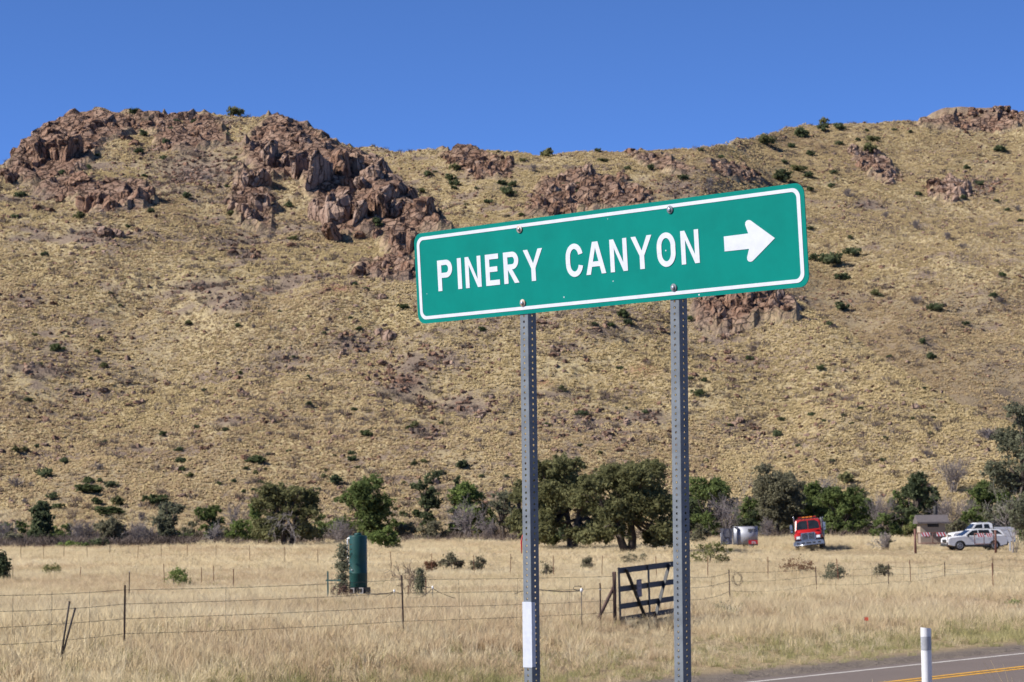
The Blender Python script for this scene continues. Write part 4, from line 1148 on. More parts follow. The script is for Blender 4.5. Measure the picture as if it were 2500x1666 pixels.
# --- shrubs dotted over the hill: one mesh each, copied
proto_shrub = {}
for key, mt, n in (('d', M_DKG, 5), ('g', M_SHR, 4), ('b', M_JUN, 3)):
    proto_shrub[key] = []
    for k in range(n):
        me, _ = crown_mesh('bush', 1.0, 1.25, mt, 900 + k * 13 + ord(key), .15, .6, 9); me.name = 'hill_shrub'
        proto_shrub[key].append(me)
proto_shrub['y'] = []
for k in range(4):
    me = twig_mesh(1.0, 1.1, 950 + k, M_DEADM, 12, 6, 5, .03); me.name = 'hill_shrub'; proto_shrub['y'].append(me)
SH = [
 (0, 207, 3.471, '70,660,70 160,860,90 505,680,75 705,635,60 780,540,50 830,360,60 1080,195,80 1000,190,60 1140,370,80 1160,270,70 1380,350,90 1410,270,60 1330,445,75 1110,520,80 1790,390,80 1875,212,100b 1540,195,60 1695,225,40 1150,700,60 690,800,60 630,1040,100b 115,1030,60 1490,870,90 1200,985,70 1020,1105,45 350,1330,60 1660,725,80y 1890,730,60y 1965,825,45 1810,780,45 1840,1010,80b 1870,560,50 810,420,60 640,590,50 610,880,40 1300,560,60 570,1150,70y'),
 (527, 225.9, 3.471, '310,210,90y 345,510,70b 690,390,60 735,430,50 660,650,60 470,880,80 1190,1050,130g 1060,740,60 880,335,50 985,375,60 1195,390,90b 1525,405,90b 1790,410,60 1150,530,90y 1790,580,100b 1590,630,80 330,1130,90y 510,1145,80b 1000,1500,50 1090,1545,40 60,660,60y 130,755,40 1470,840,80 1680,400,60y 1760,660,90 1800,700,80 1970,740,40 1640,600,40 1890,860,40 2060,840,70'),
 (1129, 282.4, 3.571, '170,235,80 460,280,110b 55,250,35 705,232,60 780,230,40 870,240,50 265,325,60b 740,415,60 910,325,70b 1785,182,70y 2240,185,130b 130,600,130 95,515,90 130,780,40 250,780,50g 605,540,80 735,600,90 580,610,90 1120,385,60 1300,395,70 1885,300,60 1570,480,80 1800,530,120y 1720,235,50 2340,470,70b 345,410,100y 540,230,50y'),
 (1750.6, 207, 3.471, '500,280,80b 490,335,100 615,325,100 310,385,140 40,435,110 245,465,70 385,530,70 285,655,110b 165,740,160 370,705,80 620,445,60 770,410,50 880,415,90b 860,510,120b 1190,345,50 1060,330,40 845,335,50g 1895,500,100 1635,640,60 1735,765,70 1255,850,60 1605,890,60 1870,900,45 1960,970,50 2040,970,90y 2060,1060,50 685,855,110y 990,1020,100y 1230,1110,110y 1480,1200,120y 385,1120,60 560,1400,170 410,1370,90 730,1330,120 650,1520,110 700,1200,50 1600,1270,80y 550,785,70 570,680,60 1915,1490,50g 180,590,50 385,810,70'),
 (0, 611.8, 3.332, '440,665,110g 795,780,70b 845,225,40 920,310,40 270,540,45b 310,755,40 740,680,50g 1445,465,65b 1820,485,60 1835,835,45b 1560,965,45g 220,1050,60 205,1200,30b 1245,1305,60g 1500,1250,50 1725,1270,60 1840,1350,60y 280,1400,45 115,1440,70b 185,1445,60b 490,1520,70 750,1560,90y 800,1360,40 1370,1420,70 1390,1505,80 1940,1510,90 1940,490,50y 775,585,50b 515,545,35 700,875,45'),
 (564.7, 658.8, 3.676, '1325,195,90g 1020,45,45 950,390,60g 660,410,50 885,285,40 290,215,40g 410,630,50 525,780,45 1020,1270,100g 1430,1195,80b 1380,1215,60g 540,1020,70 920,1055,60 1840,1535,120 1420,1520,60 1500,1500,60b 890,1430,60 890,1480,70 750,1445,40 780,1495,35b 360,1410,50 290,1395,30 90,1500,130g 1650,1170,45g 2000,380,70g 1965,1320,60y 2240,1270,90y 200,1430,50 940,1535,50b'),
 (1204.7, 658.8, 3.702, '855,280,125g 740,360,65g 885,360,90 600,355,60 1400,315,65g 320,890,75b 500,1110,100 1030,1095,60 1475,935,110g 1410,810,60 1920,640,80g 815,705,60 640,1440,60b 480,1365,50 1050,1345,40 1755,1195,45 1550,1505,50b 200,1195,60g 1530,815,60 870,1045,40'),
 (1750.6, 611.8, 3.332, '610,350,100 870,240,85b 1340,355,110 1180,295,110y 1770,245,70 1830,285,80y 1840,90,60g 1225,600,70 1300,715,80 970,705,50 525,465,60 450,800,70g 380,1160,60 625,1160,40 155,1185,50 480,1205,50 1155,1185,30b 1310,1180,40 945,1345,40 130,1310,80 1725,1330,150y 280,1395,40 520,1400,40b 545,1510,50 1560,460,60'),
 (0, 1082.4, 6.17, '1280,340,430g 1240,200,180g 1410,170,110 1560,240,160 1560,660,430g 1650,505,200b 1400,500,200g 2200,520,330g 830,570,170g 740,410,160 650,100,220 230,240,240y 430,240,110y 360,490,150y 2000,730,240y'),
 (376.5, 1063.5, 6.17, '270,120,110g 430,110,40b 375,225,120b 770,335,90g 1000,305,90 1190,310,90y 1270,415,80 1375,300,80 1300,175,80b 1440,130,60b 1160,130,80 2270,240,90b 2190,390,80 1130,450,80g'),
 (734, 1035.3, 5.0, '70,250,60b 50,330,90b 360,60,80 370,135,110g 440,205,60b 210,150,40b 970,395,70b 1090,195,80b 1195,160,80b 1650,205,120 1390,290,100 1860,320,70 2145,340,60 190,400,180 970,780,110g 1150,790,160g'),
 (1939, 865.9, 3.47, '1140,500,150y 545,350,40 715,345,40 750,440,90y 690,465,45b 390,470,60y 330,515,40 670,660,90y 205,710,30b 130,265,50 60,400,40 310,690,50 640,110,40'),
 (1562, 1035.3, 5.554, '350,175,60b 290,215,90y 2110,430,215b 1610,310,60 1350,110,50 1620,130,50 1950,160,80 700,260,70'),
]
def zone(px, py):
    sky_y = 290 if px < 780 else (358 if px < 1700 else 290)
    v = 'on the skyline' if py < sky_y else 'high on the slope' if py < 500 else 'at mid slope' if py < 760 else 'low on the slope' if py < 1000 else 'at the foot of the slope'
    for lim, name in ((190, 'near the left edge'), (470, 'above the olive round tree'), (735, 'above the shaggy juniper'), (930, 'above the water tank'), (1180, 'left of the left post'),
                      (1400, 'right of the left post'), (1540, 'left of the right post'), (1680, 'right of the right post'), (1800, 'above the silver trailer'),
                      (1950, 'above the fire truck'), (2090, 'left of the hut'), (2200, 'above the hut'), (9999, 'near the right edge')):
        if px < lim: return v + ' ' + name
KN = {'d': 'dark grey green shrub', 'g': 'mid green shrub', 'b': 'dense dark juniper bush', 'y': 'leafless grey shrub'}
cnt = 0
for (ox, oy, sc_, items) in SH:
    for it in items.split():
        key = it[-1] if it[-1] in 'gby' else 'd'
        zx, zy, zw = [float(q) for q in it.rstrip('gby').split(',')]
        px, py, pw = ox + zx / sc_, oy + zy / sc_, zw / sc_
        p = hit(px, py); k = p.y / 5929.0; w_ = pw * k * .5
        me = random.choice(proto_shrub[key])
        o = link('hill_shrub', me, None, None, p - Vector((0, 0, .05)))
        hh = min(w_ * random.uniform(.8, 1.1), 2.2)
        if pw > 60: hh = w_ * .5
        if it.startswith('1875,212'): hh = w_ * 1.5
        o.scale = (w_ * 1.3, w_ * 1.2, hh * 1.2)
        o.rotation_euler = (0, 0, random.uniform(0, 6.28))
        lab = ('wide ' if w_ > 1.35 else 'small ' if w_ < .75 else '') + KN[key] + ' ' + zone(px, py)
        tag(o, lab, 'shrub', lab.replace('shrub', 'shrubs', 1).replace('bush', 'bushes', 1)); cnt += 1
print('hill shrubs', cnt)

# ------------------------------------------------------------------ the road sign
M_SIGN = paint('sign_green', (.0, .168, .137), .6, var=.05, scale=5, spec=.08)
M_WHITE = paint('sign_white', (.525, .535, .565), .4, var=.04, scale=20)
M_EDGE = paint('sign_edge_metal', (.55, .56, .57), .4, .6, scale=60, col2=(.05, .22, .17))
M_GALV = paint('galvanised_steel', (.165, .182, .20), .6, .0, scale=14, col2=(.12, .132, .148), spec=.12)
M_BOLT = paint('bolt_steel', (.55, .55, .55), .35, .8, scale=40, col2=(.30, .26, .22))
M_RUST = paint('rusty_washer', (.33, .20, .12), .7, .3, scale=60, col2=(.45, .42, .40))
def z2p(zx, zy): return ((990 + zx / 2.3297) / S, (420 + zy / 2.3297) / S)
def rvec(px, py):
    a, e = ray(px, py); return Vector((a, 1, e))
dTL, dBL, dTR, dBR = [rvec(*z2p(*q)) for q in ((54, 353.5), (65, 867.5), (2274, 57), (2287, 652))]
A3 = np.array([[dTL[i], -dBL[i], -dTR[i]] for i in range(3)])
a_, b_, c_ = [float(q) for q in np.linalg.solve(A3, -np.array(dBR))]
TLv, BLv, TRv, BRv = a_ * dTL, b_ * dBL, c_ * dTR, 1.0 * dBR
kk = .4064 / (TLv - BLv).length
TLv, BLv, TRv, BRv = [q * kk for q in (TLv, BLv, TRv, BRv)]
SX = (BRv - BLv).normalized(); SH_ = .4064; SW = (BRv - BLv).length
SU = (TLv - BLv); SU = (SU - SX * SU.dot(SX)).normalized()
SN = SX.cross(SU).normalized()          # points to the viewer's side
if SN.y > 0: SN = -SN
ORG = (TLv + BLv + TRv + BRv) / 4 - SX * SW / 2 - SU * SH_ / 2 + Vector((0, 0, EYE))
Msign = Matrix((SX, SU, SN)).transposed().to_4x4()
sign = empty('guide_sign', ORG)
sign.rotation_euler = Msign.to_euler()
tag(sign, 'large green PINERY CANYON road sign with white right arrow on two perforated steel posts', 'road sign')
# local axes: x along the panel, y up, z towards the viewer
def rrect(x0, y0, x1, y1, r, n=8):
    pts = []
    for cx, cy, a0 in ((x1 - r, y1 - r, 0), (x0 + r, y1 - r, 90), (x0 + r, y0 + r, 180), (x1 - r, y0 + r, 270)):
        for k in range(n + 1):
            a = math.radians(a0 + 90 * k / n); pts.append((cx + r * math.cos(a), cy + r * math.sin(a)))
    return pts
mb = MB(); mb.prism(rrect(0, 0, SW, SH_, .045), -.0032, 0.0, 'xy')
panel = mb.build('sign_panel', M_SIGN, sign)
panel.data.materials.append(M_EDGE)
for p_ in panel.data.polygons:
    if abs(p_.normal.z) < .5 and p_.normal.y > .6 and random.random() < .6: p_.material_index = 1
def ring(outer, inner, z0, z1):
    n = len(outer); mb = MB()
    vs = [(x, y, z) for z in (z0, z1) for poly in (outer, inner) for x, y in poly]
    fs = []
    for k in range(n):
        j = (k + 1) % n
        fs += [(2 * n + k, 2 * n + j, 3 * n + j, 3 * n + k), (k, j, 2 * n + j, 2 * n + k), (n + j, n + k, 3 * n + k, 3 * n + j)]
    return mb.add(vs, fs)
mg = .018
ring(rrect(mg, mg, SW - mg - .002, SH_ - mg, .038), rrect(mg + .017, mg + .0145, SW - mg - .020, SH_ - mg - .0145, .026), .0004, .0016).build('border', M_WHITE, panel)
# letters, drawn stroke by stroke in highway sign proportions; unit: panel fractions from the photograph
VB, VT = .3385, .6745
HB, HT = VB * SH_, VT * SH_; CH = HT - HB
SWD, SHD = .0255, .0225                      # stroke widths, upright and level
def poly3(polys):
    mb = MB()
    for k, p_ in enumerate(polys): mb.prism(p_, .0004, .0017 + .00002 * k, 'xy')
    return mb
def arc_band(cx, cy, rx, ry, w1, h1, a0, a1, n=20):
    """elliptic band from angle a0 to a1; returns quads"""
    out = []
    for k in range(n):
        q = []
        for a, s in ((a0 + (a1 - a0) * k / n, 1), (a0 + (a1 - a0) * (k + 1) / n, 1), (a0 + (a1 - a0) * (k + 1) / n, 0), (a0 + (a1 - a0) * k / n, 0)):
            t = math.radians(a); X = rx if s else rx - w1; Y_ = ry if s else ry - h1
            q.append((cx + X * math.cos(t), cy + Y_ * math.sin(t)))
        out.append(q)
    return out
def R_(x0, y0, x1, y1): return [(x0, y0), (x1, y0), (x1, y1), (x0, y1)]
def letter(ch, u0, u1):
    x0, x1 = u0 * SW, u1 * SW; w_ = x1 - x0; y0, y1 = HB, HT
    if ch == 'I': P = [R_(x0, y0, x0 + SWD, y1)]
    elif ch == 'N': P = [R_(x0, y0, x0 + SWD * .92, y1), R_(x1 - SWD * .92, y0, x1, y1), [(x0 + SWD * .9, y1), (x0 + SWD * .2, y1), (x1 - SWD * .95, y0), (x1 - SWD * .2, y0)]]
    elif ch == 'E': P = [R_(x0, y0, x0 + SWD, y1), R_(x0 + SWD, y1 - SHD, x1 - .004, y1), R_(x0 + SWD, y0, x1, y0 + SHD), R_(x0 + SWD, (y0 + y1) / 2 - SHD * .42, x1 - .012, (y0 + y1) / 2 + SHD * .58)]
    elif ch in 'PR':
        yb = y0 + CH * (.42 if ch == 'P' else .44); rh = (y1 - yb) / 2; xc = x1 - rh * 1.0
        P = [R_(x0, y0, x0 + SWD, y1), R_(x0 + SWD, y1 - SHD, xc, y1), R_(x0 + SWD, yb, xc, yb + SHD)]
        P += arc_band(xc, yb + rh, rh, rh, SWD, SHD, -90, 90)
        if ch == 'R': P += [[(xc - .030, yb + .003), (xc - .004, yb + .003), (x1 + .001, y0), (x1 - .0275, y0)]]
    elif ch == 'Y':
        xm = (x0 + x1) / 2; yj = y0 + CH * .40
        P = [R_(xm - SWD / 2, y0, xm + SWD / 2, yj), [(x0, y1), (x0 + SWD * 1.06, y1), (xm + SWD * .50, yj - .004), (xm - SWD * .5, yj)], [(x1 - SWD * 1.06, y1), (x1, y1), (xm + SWD * .5, yj), (xm - SWD * .5, yj - .004)]]
    elif ch == 'A':
        xm = (x0 + x1) / 2; hw = SWD * .62
        P = [[(x0, y0), (x0 + SWD, y0), (xm + hw * .25, y1 - .012), (xm + hw, y1), (xm - hw, y1)], [(x1 - SWD, y0), (x1, y0), (xm + hw, y1), (xm, y1 - .001), (xm - hw * .25, y1 - .012)], R_(x0 + w_ * .24, y0 + CH * .235, x1 - w_ * .24, y0 + CH * .235 + SHD * .95)]
    elif ch in 'OC':
        xm = (x0 + x1) / 2; rx = w_ / 2; ry = rx * 1.12; ov = .002
        yt, yl = y1 + ov - ry, y0 - ov + ry
        if ch == 'O':
            P = arc_band(xm, yt, rx, ry, SWD, SHD, 0, 180) + arc_band(xm, yl, rx, ry, SWD, SHD, 180, 360) + [R_(x0, yl, x0 + SWD, yt), R_(x1 - SWD, yl, x1, yt)]
        else:
            P = arc_band(xm, yt, rx, ry, SWD, SHD, 12, 180) + arc_band(xm, yl, rx, ry, SWD, SHD, 180, 348) + [R_(x0, yl, x0 + SWD, yt)]
    poly3(P).build('letter', M_WHITE, panel)
for ch, u0, u1 in (('P', .0648, .1073), ('I', .1220, .134), ('N', .1442, .1888), ('E', .2014, .2398), ('R', .2518, .2930), ('Y', .3066, .3584),
                   ('C', .4200, .4645), ('A', .4715, .5224), ('N', .5342, .5775), ('Y', .5882, .6400), ('O', .6518, .6972), ('N', .7104, .7536)):
    letter(ch, u0, u1)
ap = [(.8132, .5697), (.8700, .5720), (.8640, .6590)]
for k in range(7):
    a = math.radians(190 - 150 * k / 6); ap.append((.8722 + .0078 * math.cos(a), .6720 + .0300 * math.sin(a)))
ap += [(.9298, .4967)]
for k in range(7):
    a = math.radians(-40 - 150 * k / 6); ap.append((.8722 + .0078 * math.cos(a), .3240 + .0300 * math.sin(a)))
ap += [(.8640, .3350), (.8700, .4213), (.8132, .4226)]
mb = MB(); mb.prism([(u * SW, v * SH_) for u, v in ap], .0004, .0017, 'xy'); mb.build('arrow', M_WHITE, panel)
for (u, v, rusty) in ((.301, .9013, 1), (.6893, .9024, 0), (.2995, .1183, 1), (.6882, .1184, 0)):
    mb = MB(); mb.lathe([(.0155, 0), (.0165, .0022), (.0150, .0034), (.004, .0036)], 18, (u * SW, v * SH_, .0018)); wsh = mb.build('washer', M_RUST if rusty else M_GALV, panel)
    mb = MB(); mb.lathe([(.0075, 0), (.0080, .003), (.0072, .006), (.004, .0072)], 10, (u * SW, v * SH_, .0052)); mb.build('bolt_head', M_BOLT, wsh)
for (zx, zy, r_) in ((1481, 448, .0035), (1181, 622, .003), (902, 713, .0035), (1150, 268, .002), (122, 694, .002), (1670, 700, .004)):
    px_, py_ = z2p(zx, zy); d_ = rvec(px_, py_); q_ = ORG - Vector((0, 0, EYE)); t_ = q_.dot(SN) / d_.dot(SN); l_ = d_ * t_ - q_
    mb = MB(); mb.lathe([(r_, 0), (r_ * .8, .0004)], 7, (l_.dot(SX), l_.dot(SU), .0003)); mb.build('paint_chip', M_WHITE, panel)
# perforated square posts
def post_shift(y): return .058 * (SH_ * .95 - y) - .002
def perforated_post(xc, y_top, y_bot):
    a = .0254; th = .0021; pitch = .0254; r = .0058; n = 10
    bm = bmesh.new()
    rows = int((y_top - y_bot) / pitch)
    def P3(face, s, y, d):
        # face 0 front (+z), 1 right (+x), 2 back, 3 left; s across the face, d depth below the outer skin
        q = a - d
        if face == 0: return (xc + s, y, -.0035 - a + q)
        if face == 1: return (xc + q, y, -.0035 - a - s)
        if face == 2: return (xc - s, y, -.0035 - a - q)
        return (xc - q, y, -.0035 - a + s)
    cb = a - .004
    for fc_ in range(4):
        for k in range(rows):
            yc = y_top - pitch * (k + .5)
            ang = [2 * math.pi * j / n for j in range(n)]
            hole = [bm.verts.new(P3(fc_, r * math.cos(t), yc + r * math.sin(t), 0)) for t in ang]
            hin = [bm.verts.new(P3(fc_, r * math.cos(t), yc + r * math.sin(t), th)) for t in ang]
            def edge(t):
                c, s = math.cos(t), math.sin(t); m_ = max(abs(c) / cb, abs(s) / (pitch / 2)); return c / m_, s / m_
            outer = [bm.verts.new(P3(fc_, edge(t)[0], yc + edge(t)[1], 0)) for t in ang]
            cs = [bm.verts.new(P3(fc_, sx * cb, yc + sy * pitch / 2, 0)) for sx, sy in ((1, 1), (-1, 1), (-1, -1), (1, -1))]
            cang = [math.atan2(sy * pitch / 2, sx * cb) % (2 * math.pi) for sx, sy in ((1, 1), (-1, 1), (-1, -1), (1, -1))]
            for j in range(n):
                j2 = (j + 1) % n; t0, t1 = ang[j], ang[j2] if j2 else 2 * math.pi
                mid = [cs[q] for q in range(4) if t0 < cang[q] < t1]
                bm.faces.new([hole[j], outer[j]] + mid + [outer[j2], hole[j2]])
                bm.faces.new([hole[j2], hin[j2], hin[j], hole[j]])
    # rounded corners
    for fc_ in range(4):
        n0 = (fc_ + 1) % 4
        pr = None
        for k in range(5):
            t = math.radians(90 * k / 4); rr = .004
            p1 = Vector(P3(fc_, cb, y_top, 0)); p2 = Vector(P3(n0, -cb, y_top, 0)); 
            cc = Vector(P3(fc_, cb, y_top, rr))
            q = cc + (p1 - cc) * math.cos(t) + (p2 - cc) * math.sin(t)
            v0 = bm.verts.new((q.x, y_top, q.z)); v1 = bm.verts.new((q.x, y_bot, q.z))
            if pr: bm.faces.new([pr[0], v0, v1, pr[1]])
            pr = (v0, v1)
    bmesh.ops.remove_doubles(bm, verts=bm.verts[:], dist=.00005)
    # the posts stand a touch more upright than the panel they carry
    for q in bm.verts: q.co.x -= post_shift(q.co.y)
    me = bpy.data.meshes.new('post'); bm.to_mesh(me); bm.free()
    return link('post', me, M_GALV, sign)
p1 = perforated_post(.3045 * SW + .0065, SH_ * .95, -2.55)
p2 = perforated_post(.6925 * SW + .006, SH_ * .95, -2.55)
# white reflective sheet on the left post and the torn red ribbon tied higher up
def post_y(py, xl):
    """height along the post (panel units) seen at photo row py"""
    lo, hi = -3.0, .4
    for _ in range(40):
        mid = (lo + hi) / 2; w_ = ORG + SX * xl + SU * mid
        if project(w_.x, w_.y, w_.z)[1] > py: lo = mid
        else: hi = mid
    return mid
xl = .3045 * SW + .0065
mb = MB(); ya, yb = post_y(1384, xl), post_y(1536, xl); xl -= post_shift((ya + yb) / 2)
mb.box((xl - .001, (ya + yb) / 2, -.0035 + .0012), (.054, ya - yb, .0018)); mb.box((xl + .0268, (ya + yb) / 2, -.0035 - .009), (.0016, ya - yb - .004, .022))
st_ = mb.build('reflective_strip', paint('sheet_white', (.49, .51, .56), .35, var=.05, scale=30), p1)
for q in st_.data.vertices: q.co.x -= .058 * ((ya + yb) / 2 - q.co.y)
xl = .3045 * SW + .0065; yr = post_y(1256, xl); xl -= post_shift(yr)
mb = MB(); mb.tube([(xl - .0265, yr + .05, -.010), (xl - .031, yr + .02, -.004), (xl - .029, yr - .01, -.002), (xl - .0345, yr - .03, -.006)], [.002, .004, .003, .002], 5)
mb.build('ribbon', paint('ribbon_red', (.5, .03, .03), .6), p1)

# ------------------------------------------------------------------ delineator beside the road
M_PLW = paint('delineator_white', (.66, .66, .67), .45, var=.04, scale=12, col2=(.60, .59, .585))
pd = at(2130, 27.5, 1560)
wd = 24.0 * 27.5 / 5929
ztop = EYE + ray(2126, 1443)[1] * 27.5
e = tag(empty('delineator_post', pd), 'white flexible delineator post with a grey reflective band beside the road', 'road marker')
h_ = ztop - pd.z
prof = []
mb = MB(); n = 14
def curved(mb, z0, z1, wz, off, th=.004, slant=0.0, wm=1.0):
    vs = []; N_ = 12
    for z, ww, top in ((z0, wz * wm, 0), (z1, wz, 1)):
        for lay in (0, th):
            for k in range(N_ + 1):
                t = -1 + 2 * k / N_
                vs.append((t * ww / 2, -.028 * (1 - t * t) - off + lay, z + top * slant * t))
    m_ = N_ + 1; fs = []
    for k in range(N_):
        fs += [(k, k + 1, 2 * m_ + k + 1, 2 * m_ + k), (m_ + k + 1, m_ + k, 3 * m_ + k, 3 * m_ + k + 1), (2 * m_ + k, 2 * m_ + k + 1, 3 * m_ + k + 1, 3 * m_ + k)]
    fs += [(0, 2 * m_, 3 * m_, m_), (N_, m_ + N_, 3 * m_ + N_, 2 * m_ + N_)]
    return mb.add(vs, fs, False)
curved(mb, -.2, h_, wd, 0, .006, -.006, .92).build('post_body', M_PLW, e)
k_ = 27.5 / 5929
curved(MB(), h_ - 51 * k_, h_ - 20 * k_, wd * .985, .0015, .001).build('reflective_band', paint('reflector_grey', (.27, .275, .29), .4, scale=30, col2=(.36, .36, .375), wear=1), e)

# ------------------------------------------------------------------ fences
M_TPOST = paint('tpost_dark', (.070, .048, .042), .8, .2, scale=9, col2=(.10, .055, .04))
M_TRUST = paint('tpost_rust', (.22, .085, .045), .85, .1, scale=6, col2=(.14, .06, .04))
M_WIRE = paint('fence_wire', (.085, .065, .055), .7, .4, scale=5)
M_WIREF = paint('fence_wire_rusty', (.26, .17, .12), .8, .3, scale=5)
def tpost_mesh(h, s, mat):
    mb = MB()
    mb.box((0, 0, h / 2 - .15), (.034 * s, .006 * s, h + .3)); mb.box((0, -.017 * s, h / 2 - .15), (.006 * s, .034 * s, h + .3))
    for k in range(int(h / .06)):
        mb.box((0, .0055 * s, .05 + k * .06), (.014 * s, .005 * s, .018))
    me = bpy.data.meshes.new('post'); me.from_pydata(mb.v, [], mb.f); me.materials.append(mat); me.update()
    return me
TP = tpost_mesh(1.0, 1.25, M_TPOST); TPR = tpost_mesh(1.0, 1.15, M_TRUST)
def fence(label, posts, heights, wires, sag, mat_post, mwire, wr, stays, stay_r=.005, tilt=.02, name='wire_fence', stop=None):
    """posts: list of (px, Y, top row) ; builds posts, each wire run and each stay as parts"""
    P = [at(px, Y) for px, Y, _ in posts]
    e = tag(empty(name, P[0]), label, 'wire fence')
    H = []
    tops = []
    for (px, Y, top), p in zip(posts, P):
        h = (EYE + ray(px, top)[1] * Y - p.z) if top else heights
        h = min(max(h, .5), 2.0); H.append(h)
        o = link('post', mat_post, None, e, p - P[0])
        o.scale = (1, 1, h); o.rotation_euler = (random.gauss(0, tilt), random.gauss(-.008, tilt), random.uniform(-.4, .4))
    for wi, f in enumerate(wires):
        mb = MB()
        for i_ in range(len(P) - 1):
            a = P[i_] - P[0] + Vector((0, -.02, H[i_] * f)); b = P[i_ + 1] - P[0] + Vector((0, -.02, H[i_ + 1] * f))
            sg = sag * random.uniform(.5, 1.5); n = 8
            pts = [a.lerp(b, k / n) - Vector((0, 0, sg * 4 * (k / n) * (1 - k / n))) for k in range(n + 1)]
            # keep clear of the ground
            mb.tube(pts, wr, 4, False)
            if wr > .0025:
                L_ = (b - a).length
                for k in range(int(L_ / .35)):
                    t = (k + .5) / int(L_ / .35); q = a.lerp(b, t) - Vector((0, 0, sg * 4 * t * (1 - t)))
                    mb.tube([q + Vector((-.012, 0, .012)), q + Vector((.012, 0, -.012))], wr * .7, 3, False)
        mb.build('wire', mwire, e, fix=False)
    for i_ in range(len(P) - 1):
        for t in stays(i_):
            a = P[i_].lerp(P[i_ + 1], t); g = g1(a.x, a.y); hh = H[i_] * (1 - t) + H[i_ + 1] * t
            mb = MB(); dx = random.gauss(.02, .02)
            mb.tube([(a.x - P[0].x + dx, a.y - P[0].y, a.z - P[0].z + hh * wires[-1]), (a.x - P[0].x, a.y - P[0].y, a.z - P[0].z + hh * wires[0] + .03)], stay_r, 4, False)
            mb.build('stay', mwire, e, fix=False)
    return e
W5 = (.06, .28, .50, .72, .93)
st_near = lambda i_: ((.33, .66) if i_ % 2 == 0 else (.24, .5, .76))
fence('nearer barbed wire fence with dark steel posts crossing the dry grass left of the gate',
      [(-420, 49, 1372), (-60, 53, 1356), (285, 57, 1345), (926, 66, 1322), (1410, 75.5, 1316)], 1.45, W5, .03, TP, M_WIRE, .0058, st_near)
fence('nearer barbed wire fence sagging between dark steel posts right of the gate',
      [(1576, 84, 1318), (1676, 103, 1309), (1875, 112, 1302), (2040, 120, 1296), (2170, 134, 1292), (2281, 141, 1283), (2420, 152, 1280)], 1.4, (.10, .38, .66, .92), .10, TP, M_WIRE, .0058,
      lambda i_: (.25, .5, .75) if i_ else (.5,))
far_px = [(-80, 222), (48, 220), (100, 217), (146, 216), (201, 214), (253, 213), (316, 212), (371, 211), (430, 210), (496, 206), (574, 202), (655, 192), (731, 184), (820, 176), (900, 170), (992, 160),
          (1090, 156), (1172, 152), (1272, 149), (1382, 146), (1508, 142), (1625, 139), (1764, 136), (1926, 130), (2092, 126), (2281, 118), (2480, 110)]
fence('farther wire fence with thin rusty posts running across the whole field', [(a, Y, None) for a, Y in far_px], 1.35, (.2, .42, .66, .93), .04, TPR, M_WIREF, .0030,
      lambda i_: (.2, .4, .6, .8) if i_ > 9 else (.5,), .0025, .03)
mid_px = [(30, 150, 1304), (183, 150, 1303), (378, 140, 1296), (463, 138, 1304), (491, 138, 1300), (536, 124, 1308)]
fence('short run of old rusty posts in the left half of the field', mid_px, 1.2, (.9,), .10, TPR, M_WIREF, .002, lambda i_: (), tilt=.03)
e = link('steel_post', TP, None, None, at(296, 104)); e.scale = (1, 1, 1.3); e.rotation_euler = (0, .02, .3)
tag(e, 'dark steel post with a white cap behind the leftmost near fence post', 'post')
mb = MB(); mb.box((0, 0, .5 * .02 + 1), (.03, .03, .03)); mb.build('cap', M_PLW, e)
# two loose rods leaning in the grass
M_ROD = paint('rod_dark', (.045, .035, .032), .8, .2, scale=8)
for (x0, y0, x1, y1, lab) in ((138, 1524, 159, 1382, 'longer of two dark steel rods leaning together in the grass at the left'), (140, 1518, 172, 1397, 'shorter more slanted steel rod leaning against the longer one at the left')):
    Y = 54.5
    a0, e0 = ray(x0, y0); a1, e1 = ray(x1, y1)
    A_ = Vector((a0 * Y, Y, EYE + e0 * Y)); B_ = Vector((a1 * Y, Y + .05, EYE + e1 * Y)); d_ = (A_ - B_).normalized()
    g = g1(A_.x, A_.y)
    mb = MB(); base = A_ + d_ * max(0, (A_.z - g)) * 1.05
    mb.tube([Vector((0, 0, 0)), B_ - base], .021, 7); mb.tube([(B_ - base) * .985, (B_ - base) * 1.0], .024, 7)
    tag(mb.build('steel_rod', M_ROD, None, base), lab, 'rod')
# wire bundle hanging on the post right of the sign
p = at(1684, 102); zc = EYE + ray(1688, 1332)[1] * 102
for k in range(1):
    mb = MB()
    for q in range(9):
        t0 = random.uniform(0, 6.28); pts = []
        for j in range(8):
            a = t0 + j * .8; pts.append((.16 + .17 * math.cos(a) + random.gauss(0, .03), random.gauss(0, .04), .1 + .28 * math.sin(a) - j * .02 + random.gauss(0, .03)))
        mb.tube(pts, .004, 4, False)
    tag(mb.build('wire_bundle', M_WIRE, None, Vector((p.x, p.y - .05, zc)), False), 'tangle of loose wire hanging on a fence post right of the sign post', 'wire')

